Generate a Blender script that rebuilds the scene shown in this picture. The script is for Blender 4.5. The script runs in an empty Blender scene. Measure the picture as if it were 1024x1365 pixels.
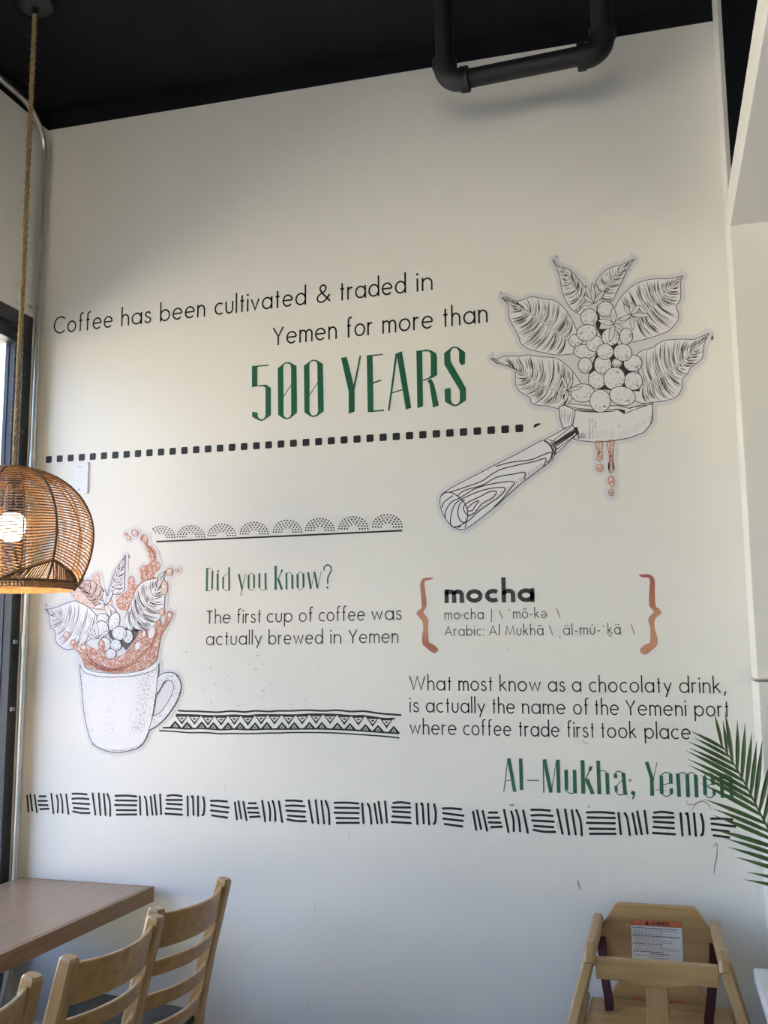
import bpy, bmesh, math, random
from mathutils import Vector, Matrix
from mathutils.geometry import tessellate_polygon
rnd = random.Random(7)
sc = bpy.context.scene
COL = sc.collection
pi = math.pi

# ------------------------------------------------------------------ camera
FPX = 1319.24
CAM = Vector((2.16515, -3.1, 1.5))
RX = Vector((0.9647978, 0.2628761, -0.0078280))
UP = Vector((0.0442678, -0.1329858, 0.9901288))
FW = Vector((-0.2592402, 0.9556207, 0.1399414))
cd = bpy.data.cameras.new('camera'); cam = bpy.data.objects.new('camera', cd); COL.objects.link(cam)
cam.matrix_world = Matrix(((RX.x, UP.x, -FW.x, CAM.x), (RX.y, UP.y, -FW.y, CAM.y), (RX.z, UP.z, -FW.z, CAM.z), (0, 0, 0, 1)))
cd.sensor_fit = 'HORIZONTAL'; cd.sensor_width = 36; cd.lens = 36 * FPX / 1024; cd.clip_start = .02
sc.camera = cam

# ------------------------------------------------------------------ view
sc.view_settings.view_transform = 'Standard'; sc.view_settings.look = 'None'
sc.view_settings.gamma = 1; sc.view_settings.use_curve_mapping = False
sc.view_settings.exposure = 1.22
sc.cycles.use_denoising = True
sc.cycles.max_bounces = 10; sc.cycles.diffuse_bounces = 6; sc.cycles.transparent_max_bounces = 16
sc.cycles.sample_clamp_indirect = 6
sc.cycles.caustics_reflective = False; sc.cycles.caustics_refractive = False

# ------------------------------------------------------------------ sky and sun
wd = bpy.data.worlds.new('sky'); sc.world = wd; wd.use_nodes = True
nt = wd.node_tree; bg = nt.nodes['Background']
tcw = nt.nodes.new('ShaderNodeTexCoord'); sep = nt.nodes.new('ShaderNodeSeparateXYZ'); rmp = nt.nodes.new('ShaderNodeValToRGB')
nt.links.new(tcw.outputs['Generated'], sep.inputs[0]); nt.links.new(sep.outputs['Z'], rmp.inputs[0]); nt.links.new(rmp.outputs[0], bg.inputs[0])
rmp.color_ramp.elements[0].position = 0; rmp.color_ramp.elements[0].color = (.75, .95, 1.22, 1)
rmp.color_ramp.elements[1].position = .7; rmp.color_ramp.elements[1].color = (.28, .49, 1.0, 1)
SKY, SUN = 1.95, 22.5
bg.inputs[1].default_value = SKY
sd = bpy.data.lights.new('sun', 'SUN'); so = bpy.data.objects.new('sun', sd); COL.objects.link(so)
sd.energy = SUN; sd.angle = .01; sd.color = (1, .90, .68)
so.location = (6, -3, 12)
so.rotation_euler = Vector((-.56, -.34, -.76)).to_track_quat('-Z', 'Y').to_euler()

# ------------------------------------------------------------------ materials
MATS = {}
def mat(name, col, rough=.6, metal=0, spec=.5, noise=None, bump=None, emit=None, coat=0):
    m = bpy.data.materials.new(name); m.use_nodes = True
    n = m.node_tree.nodes; l = m.node_tree.links; b = n['Principled BSDF']
    b.inputs['Base Color'].default_value = (*col, 1); b.inputs['Roughness'].default_value = rough
    b.inputs['Metallic'].default_value = metal; b.inputs['Specular IOR Level'].default_value = spec
    b.inputs['Coat Weight'].default_value = coat
    tc = n.new('ShaderNodeTexCoord')
    if noise:                                   # (colour2, scale xyz, detail, lo, hi)
        c2, scl, det, lo, hi = noise
        mp = n.new('ShaderNodeMapping'); mp.inputs['Scale'].default_value = scl
        t = n.new('ShaderNodeTexNoise'); t.inputs['Scale'].default_value = 1; t.inputs['Detail'].default_value = det
        r = n.new('ShaderNodeValToRGB'); e = r.color_ramp.elements
        e[0].position = lo; e[0].color = (*col, 1); e[1].position = hi; e[1].color = (*c2, 1)
        l.new(tc.outputs['Object'], mp.inputs[0]); l.new(mp.outputs[0], t.inputs[0]); l.new(t.outputs[0], r.inputs[0]); l.new(r.outputs[0], b.inputs['Base Color'])
    if bump:                                    # (scale, strength, distance)
        t2 = n.new('ShaderNodeTexNoise'); t2.inputs['Scale'].default_value = bump[0]; t2.inputs['Detail'].default_value = 3
        bp = n.new('ShaderNodeBump'); bp.inputs['Strength'].default_value = bump[1]; bp.inputs['Distance'].default_value = bump[2]
        l.new(tc.outputs['Object'], t2.inputs[0]); l.new(t2.outputs[0], bp.inputs['Height']); l.new(bp.outputs[0], b.inputs['Normal'])
    if emit:
        b.inputs['Emission Color'].default_value = (*emit[0], 1); b.inputs['Emission Strength'].default_value = emit[1]
    MATS[name] = m
    return m
mat('wall_paint', (.815, .797, .745), .55, spec=.3, noise=((.79, .772, .72), (1.3, 1.3, 1.3), 4, .35, .75), bump=(140, .12, .002))
mat('wall_patch', (.765, .755, .725), .4, spec=.4)
mat('black_paint', (.006, .007, .009), .75, spec=.2, noise=((.012, .013, .015), (3, 3, 3), 3, .4, .8))
mat('ink', (.012, .012, .013), .45, spec=.35)
mat('ink_grey', (.045, .043, .045), .5, spec=.3)
mat('ink_line', (.05, .04, .042), .6, spec=.2)
mat('green_vinyl', (.012, .115, .06), .4, spec=.4)
mat('vinyl', (.70, .685, .71), .35, spec=.4)
mat('vinyl_white', (.79, .775, .79), .35, spec=.4)
mat('coffee_print', (.50, .20, .12), .45, spec=.3, noise=((.78, .68, .64), (190, 190, 190), 3, .46, .66))
mat('coffee_pale', (.62, .36, .26), .45, spec=.3, noise=((.80, .72, .69), (230, 230, 230), 3, .40, .62))
mat('coffee_dark', (.30, .09, .06), .45, spec=.3)
mat('maroon_print', (.10, .075, .078), .5)
mat('brace_print', (.58, .28, .16), .45, spec=.3, noise=((.40, .13, .085), (9, 9, 9), 2, .38, .68))
mat('beech', (.43, .275, .122), .38, spec=.45, noise=((.34, .205, .082), (26, 26, 7), 4, .35, .75), coat=.15)
mat('beech_x', (.45, .285, .122), .4, spec=.45, noise=((.32, .185, .07), (5, 30, 55), 5, .3, .75), coat=.1)
mat('oak_top', (.315, .205, .118), .30, spec=.45, noise=((.235, .148, .083), (70, 5, 5), 6, .3, .8))
mat('oak_edge', (.32, .195, .11), .45, spec=.3, noise=((.23, .135, .072), (20, 6, 90), 5, .3, .75))
mat('seat_vinyl', (.035, .042, .048), .55, spec=.4, bump=(160, .15, .001))
mat('galvanised', (.60, .61, .60), .32, metal=.9, noise=((.45, .46, .46), (40, 40, 8), 3, .3, .8))
mat('frame_metal', (.024, .028, .037), .42, spec=.5)
mat('pipe_black', (.018, .019, .020), .55, spec=.35, bump=(60, .2, .002))
mat('rattan', (.46, .25, .11), .55, spec=.3, noise=((.26, .13, .055), (30, 30, 30), 3, .3, .75))
mat('rattan_rib', (.23, .135, .07), .6, spec=.25, noise=((.15, .085, .045), (40, 40, 40), 2, .3, .7))
mat('jute', (.42, .31, .18), .9, spec=.1, noise=((.26, .18, .095), (90, 90, 90), 3, .3, .75))
mat('canopy_metal', (.022, .023, .026), .5, metal=.2)
mat('bulb', (1, .95, .85), .4, emit=((1, .86, .62), 3.2))
mat('socket', (.02, .02, .02), .5)
mat('plate_white', (.76, .76, .77), .35, spec=.5)
mat('screw', (.45, .45, .45), .4, metal=.6)
mat('floor', (.13, .12, .11), .35, spec=.4, noise=((.10, .09, .08), (2, 2, 2), 5, .3, .75))
mat('concrete', (.50, .475, .43), .9, spec=.1, noise=((.42, .40, .36), (.8, .8, .8), 5, .3, .75))
mat('bounce_ground', (.60, .555, .48), .9, spec=.1, noise=((.56, .515, .445), (.8, .8, .8), 5, .3, .75))  # paler than the pavement, to reflect more sun indoors
mat('stucco', (.55, .53, .49), .9, spec=.1)
mat('sky_blocker', (.03, .05, .02), .9, spec=.1, noise=((.015, .03, .012), (3, 3, 3), 5, .3, .7))  # dark surface of the added block in front
mat('laminate', (.76, .77, .79), .3, spec=.5)
mat('palm', (.075, .135, .035), .45, spec=.4, noise=((.045, .095, .03), (25, 25, 25), 2, .3, .75))
mat('palm_stem', (.07, .11, .03), .5)
mat('pot', (.12, .12, .12), .5)
mat('soil', (.03, .02, .013), .95)
mat('strap', (.045, .012, .016), .7, spec=.2, bump=(400, .3, .001))
mat('label_paper', (.72, .70, .69), .45)
mat('label_orange', (.55, .14, .06), .45)
mat('scuff', (.36, .35, .335), .7, spec=.2)
mat('scuff_pale', (.62, .61, .585), .7, spec=.2)
g = bpy.data.materials.new('glass'); g.use_nodes = True; MATS['glass'] = g
n = g.node_tree.nodes; l = g.node_tree.links; n.remove(n['Principled BSDF'])
tr = n.new('ShaderNodeBsdfTransparent'); tr.inputs[0].default_value = (.96, .965, .97, 1)
gl = n.new('ShaderNodeBsdfGlossy'); gl.inputs['Roughness'].default_value = .02
fr = n.new('ShaderNodeFresnel'); fr.inputs[0].default_value = 1.3
geo = n.new('ShaderNodeNewGeometry'); inv = n.new('ShaderNodeMath'); inv.operation = 'SUBTRACT'; inv.inputs[0].default_value = 1; l.new(geo.outputs['Backfacing'], inv.inputs[1])
mul = n.new('ShaderNodeMath'); mul.operation = 'MULTIPLY'; l.new(fr.outputs[0], mul.inputs[0]); l.new(inv.outputs[0], mul.inputs[1])
mx = n.new('ShaderNodeMixShader'); l.new(mul.outputs[0], mx.inputs[0]); l.new(tr.outputs[0], mx.inputs[1]); l.new(gl.outputs[0], mx.inputs[2]); l.new(mx.outputs[0], n['Material Output'].inputs[0])

# ------------------------------------------------------------------ helpers
def link(name, me, parent=None):
    o = bpy.data.objects.new(name, me); COL.objects.link(o)
    if parent is not None: o.parent = parent
    return o
def tag(o, label, cat=None, group=None):
    o['label'] = label
    if cat: o['category'] = cat
    if group: o['group'] = group
    return o
def thing(name, label, cat, loc=(0, 0, 0), rz=0, group=None):
    o = link(name, None); o.location = loc; o.rotation_euler = (0, 0, rz); o.empty_display_size = .05
    return tag(o, label, cat, group)
def struct(o):
    o['kind'] = 'structure'; return o

class MB:
    """Collects shapes into one mesh."""
    def __init__(s): s.v = []; s.f = []; s.m = []; s.sm = []; s.slots = []
    def slot(s, m):
        if m not in s.slots: s.slots.append(m)
        return s.slots.index(m)
    def add(s, vs, fs, m, smooth=False):
        b = len(s.v); s.v += [tuple(v) for v in vs]; k = s.slot(m)
        for f in fs: s.f.append([b + i for i in f]); s.m.append(k); s.sm.append(smooth)
    def box(s, a, b, m, bev=0, M=None):
        bm = bmesh.new(); bmesh.ops.create_cube(bm, size=1)
        a = Vector(a); b = Vector(b)
        for v in bm.verts: v.co = Vector(((a.x + b.x) / 2 + v.co.x * (b.x - a.x), (a.y + b.y) / 2 + v.co.y * (b.y - a.y), (a.z + b.z) / 2 + v.co.z * (b.z - a.z)))
        if bev: bmesh.ops.bevel(bm, geom=bm.edges[:], offset=bev, segments=2, profile=.6, affect='EDGES')
        s.bm(bm, m, M)
    def bm(s, bm, m, M=None, smooth=False):
        bmesh.ops.recalc_face_normals(bm, faces=bm.faces[:]); bm.verts.index_update()
        s.add([(M @ v.co) if M else v.co for v in bm.verts], [[v.index for v in f.verts] for f in bm.faces], m, smooth); bm.free()
    def tube(s, pts, r, m, n=10, caps=True, closed=False):
        pts = [Vector(p) for p in pts]; N = len(pts); rs = r if isinstance(r, (list, tuple)) else [r] * N
        vs = []; up = None
        for i, p in enumerate(pts):
            if closed: t = pts[(i + 1) % N] - pts[i - 1]
            else: t = pts[min(i + 1, N - 1)] - pts[max(i - 1, 0)]
            t.normalize()
            if up is None: up = Vector((0, 0, 1)) if abs(t.z) < .9 else Vector((1, 0, 0))
            a = up - t * up.dot(t); a.normalize(); up = a; b = t.cross(a)
            for k in range(n):
                q = 2 * pi * k / n; vs.append(p + (a * math.cos(q) + b * math.sin(q)) * rs[i])
        fs = []
        for i in range(N if closed else N - 1):
            j = (i + 1) % N
            for k in range(n): fs.append([i * n + k, i * n + (k + 1) % n, j * n + (k + 1) % n, j * n + k])
        s.add(vs, fs, m, True)
        if caps and not closed: s.add(vs[:n][::-1], [list(range(n))], m); s.add(vs[-n:], [list(range(n))], m)
    def lathe(s, prof, c, m, n=32, smooth=True):
        vs = []; fs = []
        for r, z in prof:
            for k in range(n): q = 2 * pi * k / n; vs.append((c[0] + r * math.cos(q), c[1] + r * math.sin(q), c[2] + z))
        for i in range(len(prof) - 1):
            for k in range(n): fs.append([i * n + k, i * n + (k + 1) % n, (i + 1) * n + (k + 1) % n, (i + 1) * n + k])
        s.add(vs, fs, m, smooth)
        if prof[0][0] > 1e-4: s.add([vs[k] for k in range(n)][::-1], [list(range(n))], m)
        if prof[-1][0] > 1e-4: s.add([vs[(len(prof) - 1) * n + k] for k in range(n)], [list(range(n))], m)
    def prism(s, pts, a, b, m, axis='y', bev=0, M=None):
        """Outline extruded from a to b along an axis, edges bevelled."""
        bm = bmesh.new()
        def P(u, v, w): return {'y': (u, w, v), 'x': (w, u, v), 'z': (u, v, w)}[axis]
        A = [bm.verts.new(P(u, v, a)) for u, v in pts]; B = [bm.verts.new(P(u, v, b)) for u, v in pts]
        bm.faces.new(A); bm.faces.new(B[::-1]); N = len(pts)
        for i in range(N): bm.faces.new((A[i], B[i], B[(i + 1) % N], A[(i + 1) % N]))
        if bev:
            bmesh.ops.recalc_face_normals(bm, faces=bm.faces[:])
            bmesh.ops.bevel(bm, geom=[e for e in bm.edges], offset=bev, segments=2, profile=.6, affect='EDGES')
        s.bm(bm, m, M)
    def sweep(s, pts, w, h, m, side=Vector((0, 1, 0)), bev=.004):
        """Rectangular bar along a path; w across 'side', h across the third axis."""
        pts = [Vector(p) for p in pts]; N = len(pts); vs = []; c = bev
        for i, p in enumerate(pts):
            t = (pts[min(i + 1, N - 1)] - pts[max(i - 1, 0)]).normalized(); sd_ = (side - t * side.dot(t)).normalized(); n_ = t.cross(sd_)
            ww = (w[i] if isinstance(w, (list, tuple)) else w) / 2; hh = (h[i] if isinstance(h, (list, tuple)) else h) / 2
            for a, b in ((-ww + c, -hh), (ww - c, -hh), (ww, -hh + c), (ww, hh - c), (ww - c, hh), (-ww + c, hh), (-ww, hh - c), (-ww, -hh + c)): vs.append(p + sd_ * a + n_ * b)
        fs = []
        for i in range(N - 1):
            for k in range(8): fs.append([i * 8 + k, i * 8 + (k + 1) % 8, (i + 1) * 8 + (k + 1) % 8, (i + 1) * 8 + k])
        fs.append(list(range(8))[::-1]); fs.append([(N - 1) * 8 + k for k in range(8)])
        s.add(vs, fs, m)
    def build(s, name, parent=None, smooth=None):
        me = bpy.data.meshes.new(name); me.from_pydata(s.v, [], s.f)
        for x in s.slots: me.materials.append(MATS[x])
        me.polygons.foreach_set('material_index', s.m); me.polygons.foreach_set('use_smooth', s.sm if smooth is None else [smooth] * len(s.f))
        me.update()
        return link(name, me, parent)

def ray(x, y): return FW + RX * ((x - 512) / FPX) - UP * ((y - 682.5) / FPX)
def W2(x, y):
    """Where a point of the back wall (plane y = 0) lies, from a measured photograph position."""
    d = ray(x, y); t = -CAM.y / d.y; p = CAM + d * t
    return (p.x, p.z)
def smooth(pts, k=5, closed=False):
    N = len(pts); out = []
    for i in range(N if closed else N - 1):
        if closed: a, b, c, d = pts[i - 1], pts[i], pts[(i + 1) % N], pts[(i + 2) % N]
        else: a, b, c, d = pts[max(i - 1, 0)], pts[i], pts[i + 1], pts[min(i + 2, N - 1)]
        for j in range(k):
            t = j / k
            out.append(tuple(.5 * (2 * b[q] + (c[q] - a[q]) * t + (2 * a[q] - 5 * b[q] + 4 * c[q] - d[q]) * t * t + (3 * b[q] - a[q] - 3 * c[q] + d[q]) * t ** 3) for q in (0, 1)))
    if not closed: out.append(tuple(pts[-1]))
    return out
def lerp(a, b, t): return (a[0] + (b[0] - a[0]) * t, a[1] + (b[1] - a[1]) * t)
def along(pts, t):
    """Point at fraction t of the length of a polyline."""
    t = max(0, min(1, t)); L = [0]
    for a, b in zip(pts, pts[1:]): L.append(L[-1] + math.dist(a, b))
    q = t * L[-1]
    for i in range(len(pts) - 1):
        if q <= L[i + 1] or i == len(pts) - 2: return lerp(pts[i], pts[i + 1], (q - L[i]) / max(1e-9, L[i + 1] - L[i]))

class Art:
    """Cut vinyl / print lying on the back wall: flat shapes in wall metres (x, z)."""
    def __init__(s, layer=0, ox=0, oy=0, sc_=1, raw=False):
        s.b = MB(); s.y = .0008 + layer * .0002 + (.0007 if layer >= 2 else 0); s.k = 0; s.step = (40, 6e-6); s.ox, s.oy, s.s, s.raw = ox, oy, sc_, raw
    def at(s, ox, oy, sc_): s.ox, s.oy, s.s = ox, oy, sc_; return s
    def P(s, p): return p if s.raw else W2(p[0] / s.s + s.ox, p[1] / s.s + s.oy)
    def wm(s, w): return w if s.raw else w / s.s * .00237
    def _y(s):
        return -(s.y + (s.k % s.step[0]) * s.step[1] + 3e-6)
    def mpoly(s, loops, m):
        s.k += 1; y = s._y() + 3e-6; pts = [p for L in loops for p in L]
        tris = tessellate_polygon([[Vector((p[0], p[1], 0)) for p in L] for L in loops])
        s.b.add([(p[0], y, p[1]) for p in pts], [t if _ccw(pts, t) else t[::-1] for t in tris], m)
    def poly(s, pts, m, holes=(), sm=0):
        f = lambda L: [s.P(p) for p in (smooth(L, sm, True) if sm else L)]
        s.mpoly([f(pts)] + [f(h) for h in holes], m)
    def mstroke(s, pts, w, m, closed=False, taper=0, cap=False):
        N = len(pts)
        if N < 2: return
        if m in ('green_vinyl', 'vinyl', 'vinyl_white', 'brace_print', 'coffee_dark'): s.k += 1
        y = s._y(); vs = []
        for i, p in enumerate(pts):
            a = pts[i - 1] if (closed or i) else None; c = pts[(i + 1) % N] if (closed or i < N - 1) else None
            def nrm(u, v):
                dx, dz = v[0] - u[0], v[1] - u[1]; L = math.hypot(dx, dz) or 1e-9
                return (-dz / L, dx / L)
            if a is None: n_ = nrm(p, c); k = 1
            elif c is None: n_ = nrm(a, p); k = 1
            else:
                n1 = nrm(a, p); n2 = nrm(p, c); q = (n1[0] + n2[0], n1[1] + n2[1]); L = math.hypot(*q) or 1e-9
                n_ = (q[0] / L, q[1] / L); k = min(1.8, 1 / max(.3, n_[0] * n1[0] + n_[1] * n1[1]))
            t = i / (N - 1); ww = w * .5 * (1 - taper * abs(2 * t - 1) ** 2 if taper else 1)
            vs.append((p[0] + n_[0] * ww * k, y, p[1] + n_[1] * ww * k)); vs.append((p[0] - n_[0] * ww * k, y, p[1] - n_[1] * ww * k))
        fs = []
        for i in range(N if closed else N - 1):
            j = (i + 1) % N; fs.append([2 * i, 2 * j, 2 * j + 1, 2 * i + 1])
        s.b.add(vs, fs, m)
        if cap:
            for p in (pts[0], pts[-1]): s.mdot(p, w / 2, m, 10)
    def stroke(s, pts, w, m, closed=False, taper=0, sm=0, cap=False):
        if sm: pts = smooth(pts, sm, closed)
        s.mstroke([s.P(p) for p in pts], s.wm(w), m, closed, taper, cap)
    def mdot(s, c, r, m, n=6):
        y = s._y(); s.b.add([(c[0] + r * math.cos(2 * pi * i / n), y, c[1] + r * math.sin(2 * pi * i / n)) for i in range(n)], [list(range(n))], m)
    def dot(s, c, r, m, n=6): s.mdot(s.P(c), s.wm(r), m, n)
    def ell(s, cx, cy, rx, ry, rot=0, n=22):
        a = math.radians(rot); return [(cx + rx * math.cos(q) * math.cos(a) - ry * math.sin(q) * math.sin(a), cy + rx * math.cos(q) * math.sin(a) + ry * math.sin(q) * math.cos(a)) for q in (2 * pi * i / n for i in range(n))]
    def build(s, name, parent=None): return s.b.build(name, parent, False)
def _ccw(P, t):
    a, b, c = (P[i] for i in t)
    return (b[0] - a[0]) * (c[1] - a[1]) - (b[1] - a[1]) * (c[0] - a[0]) > 0

# ================================================================== the room
ZP, ZC = 3.494, 3.56          # paint line and ceiling
b = MB(); b.box((-.105, 0, 0), (7.2, .25, ZP), 'wall_paint'); b.box((-.105, 0, ZP), (7.2, .25, ZC), 'black_paint')
wall_back = struct(b.build('wall_back'))
YL0, YL1, ZH = -.037, -6.6, 2.732
b = MB()
b.box((-.105, YL0, 0), (0, 0, ZH), 'wall_paint'); b.box((-.22, -9, ZH), (0, 0, ZP), 'wall_paint'); b.box((-.22, -9, ZP), (0, 0, ZC), 'black_paint')
b.box((-.22, -9, 0), (0, YL1, ZH), 'wall_paint'); b.box((-.22, YL1, 0), (-.03, YL0, .50), 'frame_metal')  # dark panel under the window is added, blocking light to the lower wall
struct(b.build('wall_left'))
# unseen parapet, added to shade the pavement next to the window
b = MB(); b.box((-.22, -9.2, ZC), (-.05, .3, 5.0), 'stucco'); b.box((-.05, -9.25, ZC), (7.3, -9.0, 4.6), 'stucco'); struct(b.build('wall_shade_parapet'))
# right part of the back wall stands proud, a thicker wainscot below it; black paint above the soffit
XP = 2.43
b = MB(); b.box((XP, -.165, 1.418), (7.0, 0, 2.845), 'wall_paint', .003); b.box((XP, -.165, 2.845), (XP + .012, 0, ZC), 'wall_paint'); b.box((XP + .012, -.165, 2.845), (7, 0, ZC), 'black_paint')
struct(b.build('wall_right_pier'))
b = MB(); b.box((XP - .001, -.198, 0), (7.0, 0, 1.41), 'wall_paint', .003); struct(b.build('trim_1'))
b = MB(); b.box((7.0, -9, 0), (7.2, 0, ZC), 'wall_paint'); struct(b.build('wall_right'))
b = MB(); b.box((XP, -9, 2.731), (7.0, -.165, 2.845), 'wall_paint', .002); struct(b.build('ceiling_soffit'))
b = MB(); b.box((-.05, -9.0, ZC), (7.2, .25, ZC + .12), 'black_paint'); struct(b.build('ceiling'))
b = MB(); b.box((-.22, -9.2, -.1), (7.2, .25, 0), 'floor'); struct(b.build('floor'))
b = MB(); b.box((-.22, -9.2, 0), (7.2, -9, .1), 'wall_paint'); b.box((-.22, -9.2, 3.45), (7.2, -9, ZC), 'black_paint'); b.box((6.7, -9.2, .1), (7.2, -9, 3.45), 'wall_paint')
struct(b.build('wall_front'))
b = MB(); b.box((-45, -45, -.22), (30, 40, -.12), 'concrete'); struct(b.build('floor_pavement'))
b = MB(); b.box((-6, -28, -.125), (24, -9.2, -.10), 'bounce_ground'); struct(b.build('floor_sun_bounce'))  # added pale ground, reflects extra sun through the front glass
# unseen masses outside, added to bounce sunlight in and to block sky
b = MB(); b.box((-34, -40, -.12), (-28, 30, 4.6), 'stucco'); struct(b.build('wall_facade_bounce'))  # added sunlit mass, bounces warm light through the left window
b = MB(); b.box((-22, -34, -.12), (26, -28, 5.5), 'sky_blocker'); struct(b.build('wall_sky_blocker'))  # added dark mass, blocks the low sky seen from the front glass
b = MB(); b.box((-.2, -10.8, 3.5), (7.3, -9.25, 3.6), 'stucco'); struct(b.build('ceiling_sky_blocker'))  # unseen slab added to cut sky light through the front glass

# dark aluminium storefront in the left wall
b = MB()
b.box((-.080, -.088, .50), (-.004, YL0 - .001, ZH), 'frame_metal', .002)
for x in (-.036, -.062): b.box((x - .004, -.091, .56), (x, -.086, ZH - .10), 'frame_metal', .001)
b.box((-.11, YL1, ZH - .055), (-.004, -.088, ZH - .001), 'frame_metal', .002); b.box((-.10, YL1, ZH - .105), (-.026, -.088, ZH - .055), 'frame_metal', .002)
b.box((-.11, YL1, .50), (-.004, -.088, .56), 'frame_metal', .002)
for y in (-1.75, -3.35, -4.95, YL1 + .06): b.box((-.11, y - .05, .56), (-.004, y + .05, ZH - .1), 'frame_metal', .002)
w1 = struct(b.build('window_1'))
b = MB()
for y0, y1 in ((-.088, -1.70), (-1.80, -3.30), (-3.40, -4.90), (-5.0, YL1 + .1)): b.box((-.066, y1, .56), (-.06, y0, ZH - .105), 'glass')
struct(b.build('pane', w1))
b = MB()
for x in (-.1, 1.1, 2.3, 3.5, 4.7, 5.9, 6.66): b.box((x - .04, -9.16, .1), (x + .04, -9.05, 3.45), 'frame_metal', .002)
b.box((-.2, -9.16, .1), (6.7, -9.05, .18), 'frame_metal', .002); b.box((-.2, -9.16, 3.37), (6.7, -9.05, 3.45), 'frame_metal', .002)
w2 = struct(b.build('window_2'))
b = MB(); b.box((-.1, -9.11, .18), (6.66, -9.104, 3.37), 'glass'); struct(b.build('pane', w2))

# repainted patch and scuffs on the wall
A = Art(0, 0, 0, 1)
A.poly([(973, 1106), (1000, 1112), (1017, 1130), (1018, 1150), (1012, 1200), (1008, 1200), (1007, 1140), (974, 1136)], 'wall_patch')
A.poly([(984, 890), (1001, 892), (1003, 912), (984, 911)], 'wall_patch')
def scuff(p, w, m): A.stroke(p, w, m, taper=.9, sm=3)
scuff([(956, 1123), (956, 1140), (953, 1155), (952, 1166)], 1.7, 'scuff'); scuff([(950, 1130), (955, 1124), (957, 1128)], 1.2, 'scuff')
scuff([(770, 1172), (772, 1180), (774, 1187)], 2.2, 'scuff'); scuff([(922, 1082), (928, 1071), (938, 1068), (946, 1074), (948, 1080)], 1.5, 'scuff')
scuff([(915, 1064), (917, 1072), (926, 1072), (935, 1068)], 1, 'scuff'); scuff([(745, 1092), (743, 1100), (746, 1106)], 1, 'scuff')
scuff([(838, 1039), (842, 1041)], 5, 'scuff'); scuff([(679, 1073), (686, 1073)], 3, 'scuff'); scuff([(784, 1073), (786, 1077)], 2, 'scuff')
scuff([(873, 1053), (878, 1053), (890, 1054)], 1.2, 'scuff'); scuff([(775, 985), (780, 990), (786, 992)], 1, 'scuff'); scuff([(895, 965), (905, 978)], 1, 'scuff_pale')
for k in range(70):
    x, y = rnd.gauss(330, 75), rnd.gauss(905, 35)
    if 225 < x < 530 and 866 < y < 944: q = rnd.uniform(-.6, 1.2); L = rnd.uniform(1, 3.5); scuff([(x, y), (x + L * math.cos(q), y + L * math.sin(q))], rnd.uniform(.6, 1.5), 'scuff' if k % 3 else 'scuff_pale')
for k in range(130):
    x, y = rnd.uniform(60, 1000), rnd.choice([rnd.uniform(990, 1350), rnd.uniform(1090, 1180), rnd.uniform(700, 1000), rnd.uniform(210, 330)])
    if y < 340 and x < 520: continue
    q = rnd.uniform(0, 2.6); L = rnd.uniform(.8, 4); scuff([(x, y), (x + L * math.cos(q), y + L * math.sin(q))], rnd.uniform(.4, 1.1), 'scuff_pale' if k % 4 else 'scuff')
for x, y0, y1 in ((465, 1102, 1118), (403, 1056, 1062), (402, 1103, 1110), (430, 1090, 1108), (352, 920, 928), (300, 1045, 1055), (365, 1090, 1104), (420, 1205, 1218), (410, 1330, 1350)): scuff([(x, y0), (x + 1, y1)], 1, 'scuff_pale')
struct(A.build('scuff_marks', wall_back))

# ================================================================== lettering on the wall
def arc(cx, cy, rx, ry, a0, a1, n=18):
    return [(cx + rx * math.cos(math.radians(a0 + (a1 - a0) * i / n)), cy + ry * math.sin(math.radians(a0 + (a1 - a0) * i / n))) for i in range(n + 1)]
def ring(cx, cy, rx, ry): return arc(cx, cy, rx, ry, 0, 360, 36)
def arch(x0, x1, top=10, r=None):
    r = (x1 - x0) / 2; return [(x0, 0), (x0, 6)], arc(x0 + r, 10 - r * 1.1, r, r * 1.1, 180, 0, 14) + [(x1, 0)]
def cup(x0, x1):
    r = (x1 - x0) / 2; return [(x0, 10)] + arc(x0 + r, r * 1.1, r, r * 1.1, 180, 360, 14) + [(x1, 10)]
O_ = ring(4.9, 5, 4.9, 5)
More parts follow.
